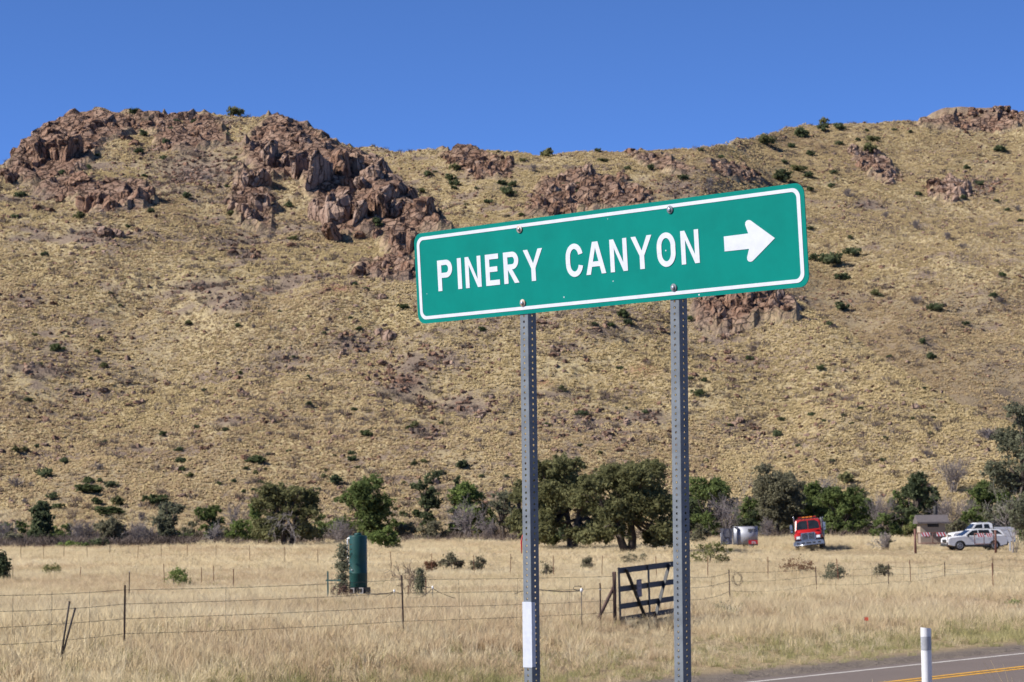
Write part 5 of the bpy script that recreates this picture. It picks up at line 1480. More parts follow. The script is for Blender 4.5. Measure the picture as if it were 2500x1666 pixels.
# ------------------------------------------------------------------ farm gate left of the right sign post
M_GATE = paint('gate_dark', (.019, .020, .022), .6, .1, scale=7, col2=(.032, .030, .030))
M_BROWN = paint('gate_post_brown', (.10, .055, .042), .8, .2, scale=7, col2=(.06, .038, .032))
pg = at(1419, 76.0); Lg = 4.0; ag = math.radians(61)
zt = EYE + ray(1416, 1306)[1] * 76.0; hg = zt - pg.z
gate = tag(empty('farm_gate', pg, ag), 'dark five rail farm gate standing open in the grass left of the right sign post', 'gate')
gate.rotation_euler = (0, -.035, ag)
for zf, th in ((hg - .08, .17), (hg - .62, .165), (hg - 1.13, .16), (hg - 1.50, .15), (hg - 1.72, .12)):
    mb = MB(); n = 10
    prof = [(-.02, -th / 2), (.012, -th * .36), (-.012, -th * .1), (-.012, th * .1), (.012, th * .36), (-.02, th / 2), (-.030, th / 2), (-.030, -th / 2)]
    mb.prism(prof, .05, Lg - .02, 'yz')
    mb.build('rail', M_GATE, gate).location = (0, 0, zf)
def bar(name, x0, z0, x1, z1, r, y=-.05, mat=M_GATE):
    mb = MB(); a = Vector((x0, y, z0)); b = Vector((x1, y, z1)); d = b - a
    rot = d.to_track_quat('Z', 'Y').to_matrix()
    mb.box((a + b) / 2, (r * 2, .03, d.length), rot, .006)
    return mb.build(name, mat, gate)
bar('stile', .03, -.05, .03, hg + .02, .05); bar('stile', Lg - .03, -.05, Lg - .03, hg + .02, .045)
bar('stile', Lg * .50, -.06, Lg * .50, hg, .045)
bar('diagonal_brace', Lg * .12, hg - .05, Lg * .47, -.10, .055, -.062); bar('diagonal_brace', Lg * .86, hg - .05, Lg * .56, 0.0, .055, -.062)
mb = MB(); mb.box((0, 0, 0), (.34, .012, .52), None, .01); pl = mb.build('notice_plate', paint('plate_grey', (.13, .12, .13), .6, scale=14), gate); pl.location = (Lg * .315, -.09, hg - .66)
for k, (zz, hh) in enumerate(((.16, .12), (.0, .08), (-.15, .12))):
    mb = MB(); mb.box((0, -.009, zz), (.26, .003, hh)); mb.build('plate_text_block', paint('plate_mauve', (.23, .20, .215), .7, scale=60, col2=(.17, .15, .16)), pl)
# its hinge post with a slanting brace, and the slim post beside it
pb = at(1411, 75.6); hb = EYE + ray(1411, 1314)[1] * 75.6 - pb.z
e = tag(empty('gate_post', pb), 'rusty brown post with a slanting brace at the left end of the dark gate', 'post')
mb = MB(); mb.tube([(0, 0, -.2), (0, 0, hb)], .055, 10); mb.build('upright', M_BROWN, e)
mb = MB(); q0 = Vector((ray(1412, 1346)[0] * 75.6 - pb.x, -.05, EYE + ray(1412, 1346)[1] * 75.6 - pb.z)); q1 = Vector((ray(1374, 1424)[0] * 75.4 - pb.x, -.25, EYE + ray(1374, 1424)[1] * 75.4 - pb.z)); q1 += (q1 - q0).normalized() * .3
mb.tube([q0, q1], .050, 9); mb.build('brace', M_BROWN, e)
o = link('steel_post', TP, None, None, at(1378, 75)); o.scale = (1, 1, EYE + ray(1378, 1340)[1] * 75 - o.location.z); tag(o, 'slim dark steel post with a white band left of the gate post', 'post')
mb = MB(); mb.box((0, 0, .86), (.055, .055, .03)); mb.build('band', M_PLW, o)
# ------------------------------------------------------------------ water tank and what stands round it
YT = 100.0; KT = YT / 5929
pt = at(823, YT); zT = EYE + ray(823, 1231)[1] * YT - pt.z; zS = EYE + ray(823, 1350)[1] * YT - pt.z; rt = 20.6 * KT
M_TANK = paint('tank_green', (.008, .048, .044), .5, var=.10, scale=3, spec=.3, col2=(.010, .058, .052))
M_BLK = paint('stand_black', (.022, .020, .020), .7, var=.2, scale=6)
M_PVC = paint('pvc_white', (.78, .78, .76), .4, var=.05)
tank = tag(empty('water_tank', pt), 'tall dark green water tank on a black stand in the dry field', 'water tank')
H_ = zT - zS; mb = MB()
prof = [(rt * .96, 0), (rt, .03), (rt, H_ * .26), (rt * 1.012, H_ * .265), (rt * 1.012, H_ * .28), (rt, H_ * .285), (rt, H_ * .62), (rt * 1.004, H_ * .625), (rt, H_ * .64), (rt, H_ - .03), (rt * .985, H_ - .008), (rt * .96, H_), (rt * .3, H_ + .012)]
body = mb.lathe(prof, 40).build('tank_body', M_TANK, tank); body.location = (0, 0, zS)
mb = MB(); mb.lathe([(rt * .42, 0), (rt * .42, .05), (rt * .36, .085), (rt * .1, .1)], 24, (0.0, 0, H_ + .005)); mb.build('lid', M_TANK, body)
mb = MB(); xp = -rt - .05
mb.tube([(-rt + .02, -.10, H_ - .10), (xp + .02, -.10, H_ - .10), (xp, -.10, H_ - .13), (xp, -.10, H_ * .62)], .028, 8)
mb.tube([(xp, -.10, H_ * .62), (xp + .03, -.12, H_ * .45)], .020, 8)
mb.tube([(-rt + .0, -.10, H_ - .10), (-rt + .05, -.10, H_ - .10)], .045, 8)
pipe = mb.build('overflow_pipe', M_PVC, body)
mb = MB(); mb.tube([(xp + .03, -.12, H_ * .5), (-rt * .9, -rt * .62, H_ * .42), (-rt * .62, -rt * .82, H_ * .33)], .006, 5); mb.build('pull_cord', M_PVC, body)
mb = MB(); mb.lathe([(.03, 0), (.03, .03)], 8, (-rt * .66, -rt * .84, H_ * .33)); mb.build('fitting', M_PVC, body)
stand = MB(); sw = 23 * KT
stand.box((.06, 0, zS - .12), (sw * 2, sw * 1.8, .24), None, .01)
sd_ = stand.build('stand', M_BLK, tank)
for (x, y) in ((-sw + .12, -.3), (-.05, -.32), (sw - .02, -.3), (sw - .02, .3), (-sw + .12, .3)):
    mb = MB(); mb.box((x, y, (zS - .24) / 2 - .1), (.075, .075, zS - .24 + .2)); mb.build('leg', M_BLK, tank)
def bracket(cx, cz, w_, h_2, flip):
    mb = MB(); t = .035; y = -sw * .9 - .012; s = 1 if flip else -1
    mb.box((cx, y, cz + h_2 / 2), (w_, .02, t)); mb.box((cx, y, cz - h_2 / 2), (w_, .02, t)); mb.box((cx + s * (w_ / 2 - t / 2), y, cz), (t, .021, h_2 - t))
    mb.build('bracket', paint('bracket_pale', (.62, .58, .54), .6), sd_)
bracket(-.22, zS - .115, .16, .17, True); bracket(.125, zS - .12, .16, .19, True)
mb = MB(); mb.box((-.02, -sw * .9, zS - .36), (.05, .02, .1)); mb.build('tag', M_PVC, tank)
# green pipe post with cross arm
pp = at(753, 97); hp = EYE + ray(753, 1313)[1] * 97 - pp.z
M_PIPE = paint('pipe_green', (.03, .115, .105), .5, var=.15)
e = tag(empty('pipe_post', pp), 'slim dark green pipe post with a cross arm left of the water tank', 'post')
mb = MB(); mb.box((0, 0, hp / 2 - .1), (.055, .055, hp + .2)); mb.build('upright', M_PIPE, e)
mb = MB(); zc = EYE + ray(753, 1334)[1] * 97 - pp.z; mb.box((.20, 0, zc), (.56, .045, .05)); mb.build('cross_arm', M_PIPE, e)
mb = MB(); mb.tube([(.08, 0, -.1), (.14, .02, hp * .8)], .006, 4); mb.build('wire', M_WIRE, e)
# hoses carried from the tank on stakes with white caps
M_HOSE = paint('hose_black', (.03, .026, .024), .6)
def px3(px, py, Y): 
    a, e_ = ray(px, py); return Vector((a * Y, Y, EYE + e_ * Y))
def hose(label, pts, Y, r=.014):
    P = [px3(a, b, Y) for a, b in pts]; b0 = P[0]
    mb = MB(); mb.tube([q - b0 for q in P], r, 6); return tag(mb.build('hose', M_HOSE, None, b0), label, 'hose', 'black hoses strung across the field')
def stake(label, px, py, Y):
    top = px3(px, py, Y); g = g1(top.x, top.y)
    e = tag(empty('hose_stake', (top.x, top.y, g)), label, 'stake', 'hose stakes with white caps')
    mb = MB(); mb.tube([(0, 0, -.1), (0, 0, top.z - g)], .012, 6); mb.build('rod', M_HOSE, e)
    mb = MB(); mb.lathe([(.03, 0), (.04, .05), (.035, .09), (.01, .11)], 10, (0, 0, top.z - g - .06)); mb.build('cap', M_PVC, e)
hose('black hose running from the tank stand to the first white capped stake', [(842, 1365), (870, 1365), (890, 1364), (906, 1360)], 96)
hose('black hose hanging down left from the first white capped stake', [(906, 1360), (890, 1370), (873, 1378)], 96, .011)
hose('black hose from the first white capped stake to the tall fence post', [(906, 1360), (916, 1363), (926, 1366)], 96)
stake('white capped hose stake nearest the water tank', 906, 1358, 96)
stake('white capped hose stake right of the blue green seedling', 994, 1350, 94)
hose('black hose hanging left from the second white capped stake', [(994, 1352), (984, 1362), (966, 1374), (940, 1374)], 94)
hose('black hose hanging right from the second white capped stake', [(994, 1352), (1010, 1362), (1030, 1370), (1046, 1375)], 94)
hose('short hose piece left of the second white capped stake', [(978, 1350), (994, 1350)], 94, .012)
lp = [(1232, 1354), (1262, 1358), (1292, 1360), (1325, 1359), (1338, 1358)]
for k in range(9):
    a = math.radians(0 - 40 * k); lp.append((1328 + 11 * math.cos(a), 1352 - 5 * math.sin(a)))
hose('black hose ending in a loop on the fence between the sign posts', lp, 72, .011)
stake('white capped hose stake at the loop between the sign posts', 1336, 1356, 72)
hose('thin black hose coming in left of the left sign post', [(1180, 1366), (1196, 1360), (1204, 1358)], 72, .009)
for (px, top, Y, lab) in ((937, 1345, 100, 'left one of two short brown posts behind the tall fence post'), (978, 1330, 101, 'right one of two short brown posts beside the white capped stake')):
    o = link('steel_post', TPR, None, None, at(px, Y)); o.scale = (1, 1, EYE + ray(px, top)[1] * Y - o.location.z); tag(o, lab, 'post')
# small orange survey flag in the roadside grass
pf = px3(1988, 1514, 76); gf = g1(pf.x, pf.y)
e = tag(empty('survey_flag', (pf.x, pf.y, gf)), 'tiny orange red flag in the roadside grass', 'flag')
hh = max(.5, EYE + ray(1988, 1508)[1] * 76 - gf)
mb = MB(); mb.tube([(0, 0, -.1), (0, 0, hh)], .004, 5); mb.build('wire', M_GALV, e)
mb = MB(); mb.box((.06, 0, hh - .05), (.12, .004, .10)); mb.build('flag', paint('flag_orange', (.75, .10, .05), .6), e)

# a few tall dry stalks on the near roadside
for (px, Y, n, top, lab) in ((2326, 29, 9, 1516, 'spray of tall dry grass stalks before the road at the right edge'), (2000, 30, 4, 1548, 'few dry grass stalks before the road in front of its white edge line')):
    p = at(px, Y); r = random.Random(px); mb = MB()
    h = EYE + ray(px, top)[1] * Y - p.z
    for k in range(n):
        a = r.gauss(0, .30); q = r.uniform(.55, 1.0) * h
        mb.tube([(r.gauss(0, .03), 0, -.05), (a * q * .35, r.gauss(0, .04), q * .6), (a * q * .85, r.gauss(0, .08), q)], [.004, .003, .0015], 4, False)
    tag(mb.build('grass_stalks', G_STRAW, None, p, False), lab, 'dry grass')
# ------------------------------------------------------------------ vehicles, trailer, hut and barrier beyond the field
M_RED_P = paint('truck_red', (.36, .009, .008), .35, var=.06, scale=2)
M_WHT_P = paint('car_white', (.70, .70, .71), .3, var=.03, scale=2)
M_CHROME = paint('chrome', (.36, .36, .37), .25, .9, scale=8, var=.1)
M_GLASS = paint('dark_glass', (.018, .022, .026), .08, var=.2, scale=2)
M_TYRE = paint('tyre', (.022, .021, .02), .85, scale=10)
M_DARK = paint('dark_metal', (.028, .028, .03), .6, .2, scale=6)
M_LAMP = paint('headlight_lens', (.86, .87, .88), .12, var=.03)
M_ALU = paint('aluminium', (.33, .34, .385), .5, .25, scale=2.5, col2=(.27, .28, .32))
M_AMBER = paint('amber_lens', (.80, .26, .02), .3)
M_TAIL = paint('tail_red', (.30, .012, .012), .3)
M_BUMP = paint('bumper_black', (.035, .036, .038), .6)

def wheel(parent, x, y, r, w_, rim_mat=M_CHROME, spokes=6):
    """axle along local x"""
    mb = MB(); mb.lathe([(r * .62, -w_ / 2), (r * .93, -w_ / 2), (r, -w_ * .36), (r, w_ * .36), (r * .93, w_ / 2), (r * .62, w_ / 2)], 24, axis='x')
    t = mb.build('wheel', M_TYRE, parent); t.location = (x, y, r)
    for s in (-1, 1):
        mb = MB(); mb.lathe([(r * .62, 0), (r * .60, .012), (r * .50, .016), (r * .48, -.01), (r * .16, -.005), (r * .15, .02), (.02, .024)], 20, axis='x')
        for k in range(spokes):
            a = 2 * math.pi * k / spokes
            mb.box((.008, math.cos(a) * r * .33, math.sin(a) * r * .33), (.02, r * .12, r * .34), Matrix.Rotation(a - math.pi / 2, 3, 'X'))
        o = mb.build('rim', rim_mat, t); o.location = (s * w_ / 2, 0, 0); o.rotation_euler = (0, 0, 0 if s > 0 else math.pi)
    return t

def loft(sections, name, mat, parent, cap=True, smooth_=True):
    """sections: rings of equal length"""
    mb = MB(); n = len(sections[0])
    vs = [q for s_ in sections for q in s_]; fs = []
    for i_ in range(len(sections) - 1):
        for k in range(n):
            a = i_ * n + k; b = i_ * n + (k + 1) % n
            fs.append((a, b, b + n, a + n))
    mb.add(vs, fs, smooth_)
    if cap: mb.add(sections[0], [tuple(reversed(range(n)))]); mb.add(sections[-1], [tuple(range(n))])
    return mb.build(name, mat, parent)

# ---- red fire truck: nose towards -y, x to the viewer's right
YTk = 220.0
pt = at(1861, YTk, 1268)
trk = tag(empty('fire_truck', pt), 'red fire truck with chrome grille and bumper facing the viewer in the field', 'fire truck')
trk.scale = (1.06, 1.06, 1.06)
trk.rotation_euler = (0, math.radians(-5.0), math.radians(-8))
def sec(y, hw, z0, z1, r=.08):
    return [(-hw, y, z0), (hw, y, z0), (hw, y, z1 - r), (hw - r, y, z1), (-hw + r, y, z1), (-hw, y, z1 - r)]
# hood slopes up to the cab
loft([sec(-.02, .50, 1.00, 1.42), sec(.35, .56, .98, 1.50), sec(1.0, .72, .95, 1.62), sec(1.35, .92, .92, 1.68)], 'hood', M_RED_P, trk)
cab = loft([sec(1.30, 1.05, .75, 1.66), sec(1.42, 1.05, .75, 1.72), sec(1.78, .99, .75, 2.50, .12), sec(2.9, 1.02, .75, 2.58, .14), sec(3.05, 1.02, .75, 2.50, .14)], 'cab', M_RED_P, trk, True, False)
# windscreen: two panes with a centre bar, lying on the sloping front of the cab
for s in (-1, 1):
    mb = MB(); d_ = .014
    vs = [(s * .03, 1.425 - d_, 1.75), (s * .93, 1.44 - d_, 1.75), (s * .86, 1.765 - d_, 2.43), (s * .03, 1.765 - d_, 2.45)]
    vs2 = [(a, b + .012, c) for a, b, c in vs]
    mb.add(vs + vs2, [(0, 1, 2, 3), (7, 6, 5, 4)] + [(i_, i_ + 4, (i_ + 1) % 4 + 4, (i_ + 1) % 4) for i_ in range(4)]); mb.build('windscreen_pane', M_GLASS, cab)
    mb = MB(); mb.box((s * 1.04, 2.2, 2.08), (.03, .75, .62), None, .01); mb.build('side_window', M_GLASS, cab)
    mb = MB(); mb.box((s * 1.045, 2.25, 1.35), (.03, 1.0, .9), None, .02); d0 = mb.build('door', M_RED_P, cab)
    mb = MB(); mb.box((s * 1.07, 2.6, 1.55), (.02, .16, .04)); mb.build('handle', M_CHROME, d0)
# fenders swelling over the front wheels
for s in (-1, 1):
    pf_ = []
    for y, z0, z1, a, b in ((-.05, .95, 1.22, .50, .98), (.15, .95, 1.42, .52, 1.08), (.6, 1.05, 1.46, .55, 1.14), (1.1, 1.0, 1.42, .6, 1.14), (1.36, .8, 1.36, .7, 1.10)):
        pf_.append([(s * a, y, z0), (s * b, y, z0), (s * b, y, z1 - .10), (s * (b - .10), y, z1), (s * a, y, z1 + .05)])
    loft(pf_, 'fender', M_RED_P, trk)
    mb = MB(); mb.box((s * .80, -.09, 1.10), (.30, .06, .20), None, .025); hb_ = mb.build('headlight', M_LAMP, trk)
    mb = MB(); mb.box((s * .80, -.06, 1.10), (.36, .06, .27), None, .02); mb.build('surround', M_CHROME, hb_)
    mb = MB(); mb.tube([(s * 1.02, 1.7, 2.2), (s * 1.32, 1.55, 2.25), (s * 1.34, 1.5, 1.7), (s * 1.04, 1.6, 1.6)], .018, 6); mr = mb.build('mirror_arm', M_DARK, trk)
    mb = MB(); mb.box((s * 1.34, 1.5, 2.0), (.20, .07, .40), None, .03); mb.box((s * 1.34, 1.5, 1.66), (.19, .07, .17), None, .03); mb.build('mirror', M_CHROME, mr)
# grille
mb = MB(); mb.box((0, -.05, 1.16), (1.16, .10, .62), None, .03); gr = mb.build('grille_surround', M_CHROME, trk)
for s in (-1, 1):
    mb = MB(); mb.box((s * .265, -.106, 1.165), (.46, .012, .50), None, .004); gm = mb.build('grille_mesh', paint('grille_dark', (.03, .032, .038), .5, .3), gr)
    mb = MB()
    for k in range(9): mb.box((s * .265 - .2 + k * .05, -.116, 1.165), (.007, .008, .49))
    for k in range(7): mb.box((s * .265, -.1165, .955 + k * .07), (.455, .006, .010))
    mb.build('grille_bars', M_CHROME, gm)
# bumper with dark openings
mb = MB(); mb.box((0, -.38, .62), (2.44, .22, .34), None, .04); mb.box((0, -.30, .82), (2.2, .16, .05), None, .02); bp_ = mb.build('bumper', M_CHROME, trk)
for x in (-.85, -.42, .0, .42, .85):
    mb = MB(); mb.box((x, -.494, .65), (.22 if abs(x) > .1 else .4, .012, .11), None, .004); mb.build('opening', M_DARK, bp_)
mb = MB(); mb.tube([(-1.16, -.52, .48), (1.16, -.52, .48)], .04, 8); mb.build('bumper_bar', M_CHROME, bp_)
# roof lights
mb = MB(); mb.box((0, 2.3, 2.63), (1.5, .34, .06), None, .02); rb = mb.build('light_bar_base', M_DARK, trk)
for k, mt in enumerate((M_RED_P, M_AMBER, M_AMBER, M_AMBER, M_RED_P)):
    mb = MB(); mb.box((-.60 + k * .30, 2.3, 2.70), (.27, .30, .11), None, .03); mb.build('lamp', mt, rb)
for k in range(5):
    mb = MB(); mb.box((-.6 + k * .3, 1.80, 2.535), (.10, .06, .035), None, .01); mb.build('marker_lamp', M_AMBER, cab)
# equipment body, stack, wheels, chassis
mb = MB(); mb.box((0, 5.3, 1.70), (2.3, 3.9, 1.55), None, .05); bd = mb.build('equipment_body', paint('body_grey', (.33, .31, .30), .5, .2, col2=(.26, .24, .23)), trk)
for s in (-1, 1):
    for k in range(3):
        mb = MB(); mb.box((s * 1.155, 4.05 + k * 1.25, 1.70), (.03, 1.1, 1.2), None, .01); sh = mb.build('shutter', M_ALU, bd)
        mb = MB()
        for q in range(9): mb.box((s * 1.173, 4.05 + k * 1.25, 1.2 + q * .125), (.012, 1.06, .03))
        mb.build('slats', M_ALU, sh)
mb = MB(); mb.tube([(-1.12, 3.16, .9), (-1.12, 3.16, 2.75), (-1.16, 3.16, 2.85)], .055, 10); mb.build('exhaust_stack', M_CHROME, trk)
mb = MB(); mb.tube([(1.0, 3.4, 2.52), (1.0, 7.0, 2.62)], .03, 6); mb.tube([(1.18, 3.4, 2.52), (1.18, 7.0, 2.62)], .03, 6)
for k in range(8): mb.tube([(1.0, 3.7 + k * .45, 2.53), (1.18, 3.7 + k * .45, 2.53)], .018, 5)
mb.build('ladder', M_ALU, trk)
mb = MB(); mb.box((0, 3.4, .62), (1.0, 7.2, .28)); mb.box((0, .25, .55), (1.7, .5, .3)); mb.build('chassis', M_DARK, trk)
for s in (-1, 1):
    wheel(trk, s * .98, .62, .50, .30, M_ALU, 8); wheel(trk, s * .92, 5.9, .50, .42, M_ALU, 8)
# ---- silver trailer with its side door open
YR = 226.0; pr_ = at(1722, YR, 1259); KR = YR / 5929
trl = tag(empty('livestock_trailer', pr_), 'silver round nosed trailer with an open door and dark lettering on its side', 'trailer')
trl.rotation_euler = (0, 0, math.radians(4))
hz = EYE + ray(1716, 1211)[1] * YR - pr_.z
wl = 28 * KR
outl = [(-wl, 0.0), (wl * .25, 0.0)] + [(wl * .25 + 1.05 * math.sin(math.radians(a)) * .62, 1.05 - 1.05 * math.cos(math.radians(a))) for a in range(10, 181, 10)] + [(-wl, 2.1)]
# curved sheet side, floor and roof, open at the left
mb = MB(); n = len(outl); zb = .45
vs = [(x, y, z) for z in (zb, hz) for x, y in outl]
fs = [(k, k + 1, n + k + 1, n + k) for k in range(n - 1)]
mb.add(vs, fs, True)
side = mb.build('side_wall', M_ALU, trl, fix=False)
sl = side.modifiers.new('thickness', 'SOLIDIFY'); sl.thickness = .03
mb = MB(); mb.prism([(x * 1.01, y) for x, y in outl], hz, hz + .05, 'xy'); mb.build('roof', M_ALU, trl)
mb = MB(); mb.prism(outl, zb - .06, zb, 'xy'); mb.build('floor', M_DARK, trl)
for y in (-.02, 2.1):
    mb = MB(); mb.box((-wl, y, (zb + hz) / 2), (.07, .07, hz - zb + .04), None, .01); mb.build('door_frame', M_ALU, trl)
mb = MB(); mb.box((-wl + .5, 1.0, zb + .3), (.5, .5, .6), None, .05); mb.build('crate', paint('crate_dark_red', (.12, .025, .02), .7), trl)
# door swung out to the left
dr = empty('door', (0, 0, 0)); COL.objects.unlink(dr); bpy.data.objects.remove(dr)
mb = MB(); mb.box((-wl - .95, -.12, (zb + hz) / 2 - .06), (1.02, .05, hz - zb - .1), None, .01); door = mb.build('door', paint('door_grey', (.17, .17, .185), .5, .4, scale=3, col2=(.26, .26, .28)), trl)
for (x, z, w_, h_) in ((-.95, .25, .30, .5), (-.95, -.45, .30, .35)):
    mb = MB(); mb.tube([(-wl + x + w_ * math.cos(a_ * .524), -.16, (zb + hz) / 2 + z + h_ * math.sin(a_ * .524)) for a_ in range(13)], .02, 6); mb.build('door_rib', M_DARK, door)
mb = MB(); mb.box((-wl - .85, -.16, (zb + hz) / 2 - .35), (.06, .04, .22), None, .01); mb.build('latch', M_CHROME, door)
mb = MB(); mb.tube([(-wl - 1.44, -.12, zb - .1), (-wl - 1.44, -.12, hz - .5)], .03, 6); mb.build('edge_tube', M_ALU, door)
# lettering on the side
def text(name, s, size, mat, parent, loc, rot=(math.radians(90), 0, 0), bold=0.0, sx=1.0):
    cu = bpy.data.curves.new(name, 'FONT'); cu.body = s; cu.size = size; cu.extrude = .004; cu.offset = bold; cu.align_x = 'CENTER'; cu.align_y = 'CENTER'
    tmp = bpy.data.objects.new(name, cu)
    me = bpy.data.meshes.new_from_object(tmp); bpy.data.objects.remove(tmp)
    o = link(name, me, mat, parent, loc); o.rotation_euler = rot; o.scale = (sx, 1, 1)
    return o
text('lettering', 'SPTO', .34, M_BLK, side, (-wl + 1.36, -.022, hz - .32), bold=.012, sx=1.0)
mb = MB(); mb.box((-wl + 1.40, -.024, zb + .17), (.82, .012, .34)); rp_ = mb.build('red_panel', paint('panel_red', (.55, .02, .03), .45), side)
for k, (x, w_) in enumerate(((-.10, .08), (.08, .08), (.2, .05), (-.0, .28))):
    mb = MB(); mb.box((-wl + 1.42 + x, -.0325, zb + (.10 if k < 3 else .22)), (w_, .004, .16 if k < 3 else .05)); mb.build('white_mark', M_WHITE, rp_)
for s in (0.15, 1.95):
    o = wheel(trl, 0, 0, .36, .2, M_ALU, 5); o.rotation_euler = (0, 0, math.pi / 2); o.location = (.1, s, .36)
mb = MB(); mb.tube([(wl * .5, 1.05, .40), (wl * .9, 1.25, .36)], .06, 8); mb.build('drawbar', M_DARK, trl)

# ---- brown toilet hut
YH = 228.0; ph = at(2144, YH, 1257); KH = YH / 5929
hut = tag(empty('hut', ph), 'small tan and brown hut with a dark roof and a black vent chimney', 'hut')
M_TAN = paint('hut_tan', (.285, .225, .185), .8, var=.08, scale=3)
M_TANU = paint('hut_tan_upper', (.35, .285, .215), .8, var=.06, scale=3)
M_ROOF = paint('hut_roof', (.115, .098, .098), .7, var=.12, scale=4)
zr = EYE + ray(2144, 1202)[1] * YH - ph.z; zt_ = EYE + ray(2144, 1186)[1] * YH - ph.z; hwH = 28 * KH
zsp = zr * .58
mb = MB(); mb.box((0, .9, zsp / 2 - .1), (hwH * 2, 1.8, zsp + .2)); mb.build('wall', M_TAN, hut)
mb = MB(); mb.box((0, .9, (zsp + zr) / 2 + .05), (hwH * 2 + .04, 1.86, zr - zsp + .1)); up = mb.build('upper_wall', M_TANU, hut)
mb = MB(); mb.prism([(-.45, zr - .06), (2.3, zr - .06), (2.3, zr + .10), (.95, zt_ + .10), (.75, zt_ + .10), (-.45, zr + .06)], -hwH - .30, hwH + .36, 'yz'); rf = mb.build('roof', M_ROOF, hut)
mb = MB(); mb.box((.03, -.47, zr + .02), (hwH * 2 + .68, .04, .15)); mb.build('fascia', M_ROOF, rf)
mb = MB(); mb.box((.05, -.035, zr - .21), (hwH * .92, .03, .30)); wv = mb.build('window', M_BLK, hut)
mb = MB()
for k in range(3): mb.box((.05, -.055, zr - .30 + k * .09), (hwH * .9, .02, .02))
mb.build('louvres', M_DARK, wv)
mb = MB(); mb.box((-hwH * .62, -.045, zsp - .02), (hwH * .4, .02, .36)); mb.build('notice', M_TAN, hut)
mb = MB(); xv = (2158.5 - 2144) * KH; mb.lathe([(.17, zr), (.17, EYE + ray(2158, 1163)[1] * YH - ph.z), (.13, EYE + ray(2158, 1163)[1] * YH - ph.z + .02)], 16, (xv, 1.7, 0)); mb.build('vent_chimney', M_BLK, hut)

# ---- barrier gates with red and white boards
YB = 205.0; KB = YB / 5929
M_BRUST = paint('barrier_rust', (.18, .075, .055), .75, .2, scale=5, col2=(.12, .06, .048))
def barrier(label, px_post, px_a, px_b, top, bot, posth, boards):
    p = at(px_post, YB, 1258)
    e = tag(empty('barrier_gate', p), label, 'barrier gate', 'swing barrier gates before the parking place')
    X = lambda q: (q - px_post) * KB
    Zr = lambda row: EYE + ray(px_post, row)[1] * YB - p.z
    mb = MB(); mb.tube([(0, 0, -.2), (0, 0, Zr(posth))], .10, 10); mb.build('post', M_BRUST, e)
    zt, zb_ = Zr(top), Zr(bot)
    xa, xb = X(px_a), X(px_b)
    for z in (zt, zb_):
        mb = MB(); mb.tube([(xa, -.05, z), (xb, -.05, z)], .035, 8); mb.build('rail', M_BRUST, e)
    for x in (xa, (xa + xb) / 2, xb):
        mb = MB(); mb.tube([(x, -.05, zb_ - (.35 if x == xb and px_b > px_a else 0)), (x, -.05, zt + .04)], .032, 8); mb.build('upright', M_BRUST, e)
    for (b0, b1) in boards:
        x0, x1 = X(b0), X(b1); h_ = .30; zc = zt - .13
        mb = MB(); mb.box(((x0 + x1) / 2, -.10, zc), (x1 - x0, .02, h_)); bo = mb.build('board', M_WHT_P, e)
        n = 3; st_ = (x1 - x0) / n
        for k in range(n):
            xs = x0 + st_ * k
            q = [(xs, zc + h_ / 2 - .002), (xs + st_ * .5, zc + h_ / 2 - .002), (min(xs + st_ * .5 + .14, x1), zc - h_ / 2 + .002), (min(xs + .14, x1), zc - h_ / 2 + .002)]
            mb = MB(); mb.prism(q, -.114, -.111, 'xz'); mb.build('stripe', paint('stripe_red', (.50, .012, .025), .5) if 'stripe_red' not in bpy.data.materials else bpy.data.materials['stripe_red'], bo)
    return e
barrier('left swing barrier gate with red and white striped boards in front of the brown hut', 2103.5, 2109, 2178, 1225, 1249, 1216, [(2117, 2137), (2152, 2173)])
barrier('right swing barrier gate with red and white striped boards in front of the white car', 2288, 2283, 2240, 1226, 1250, 1219, [(2245, 2262), (2266, 2281)])
o = link('marker_stake', None, None); bpy.data.objects.remove(o)
mb = MB(); mb.box((0, 0, .35), (.14, .06, 1.0), None, .01)
p = at(2321, 212, 1254); tag(mb.build('marker_stake', M_WHITE, None, p), 'short white stake between the white car and the right edge tree', 'stake')

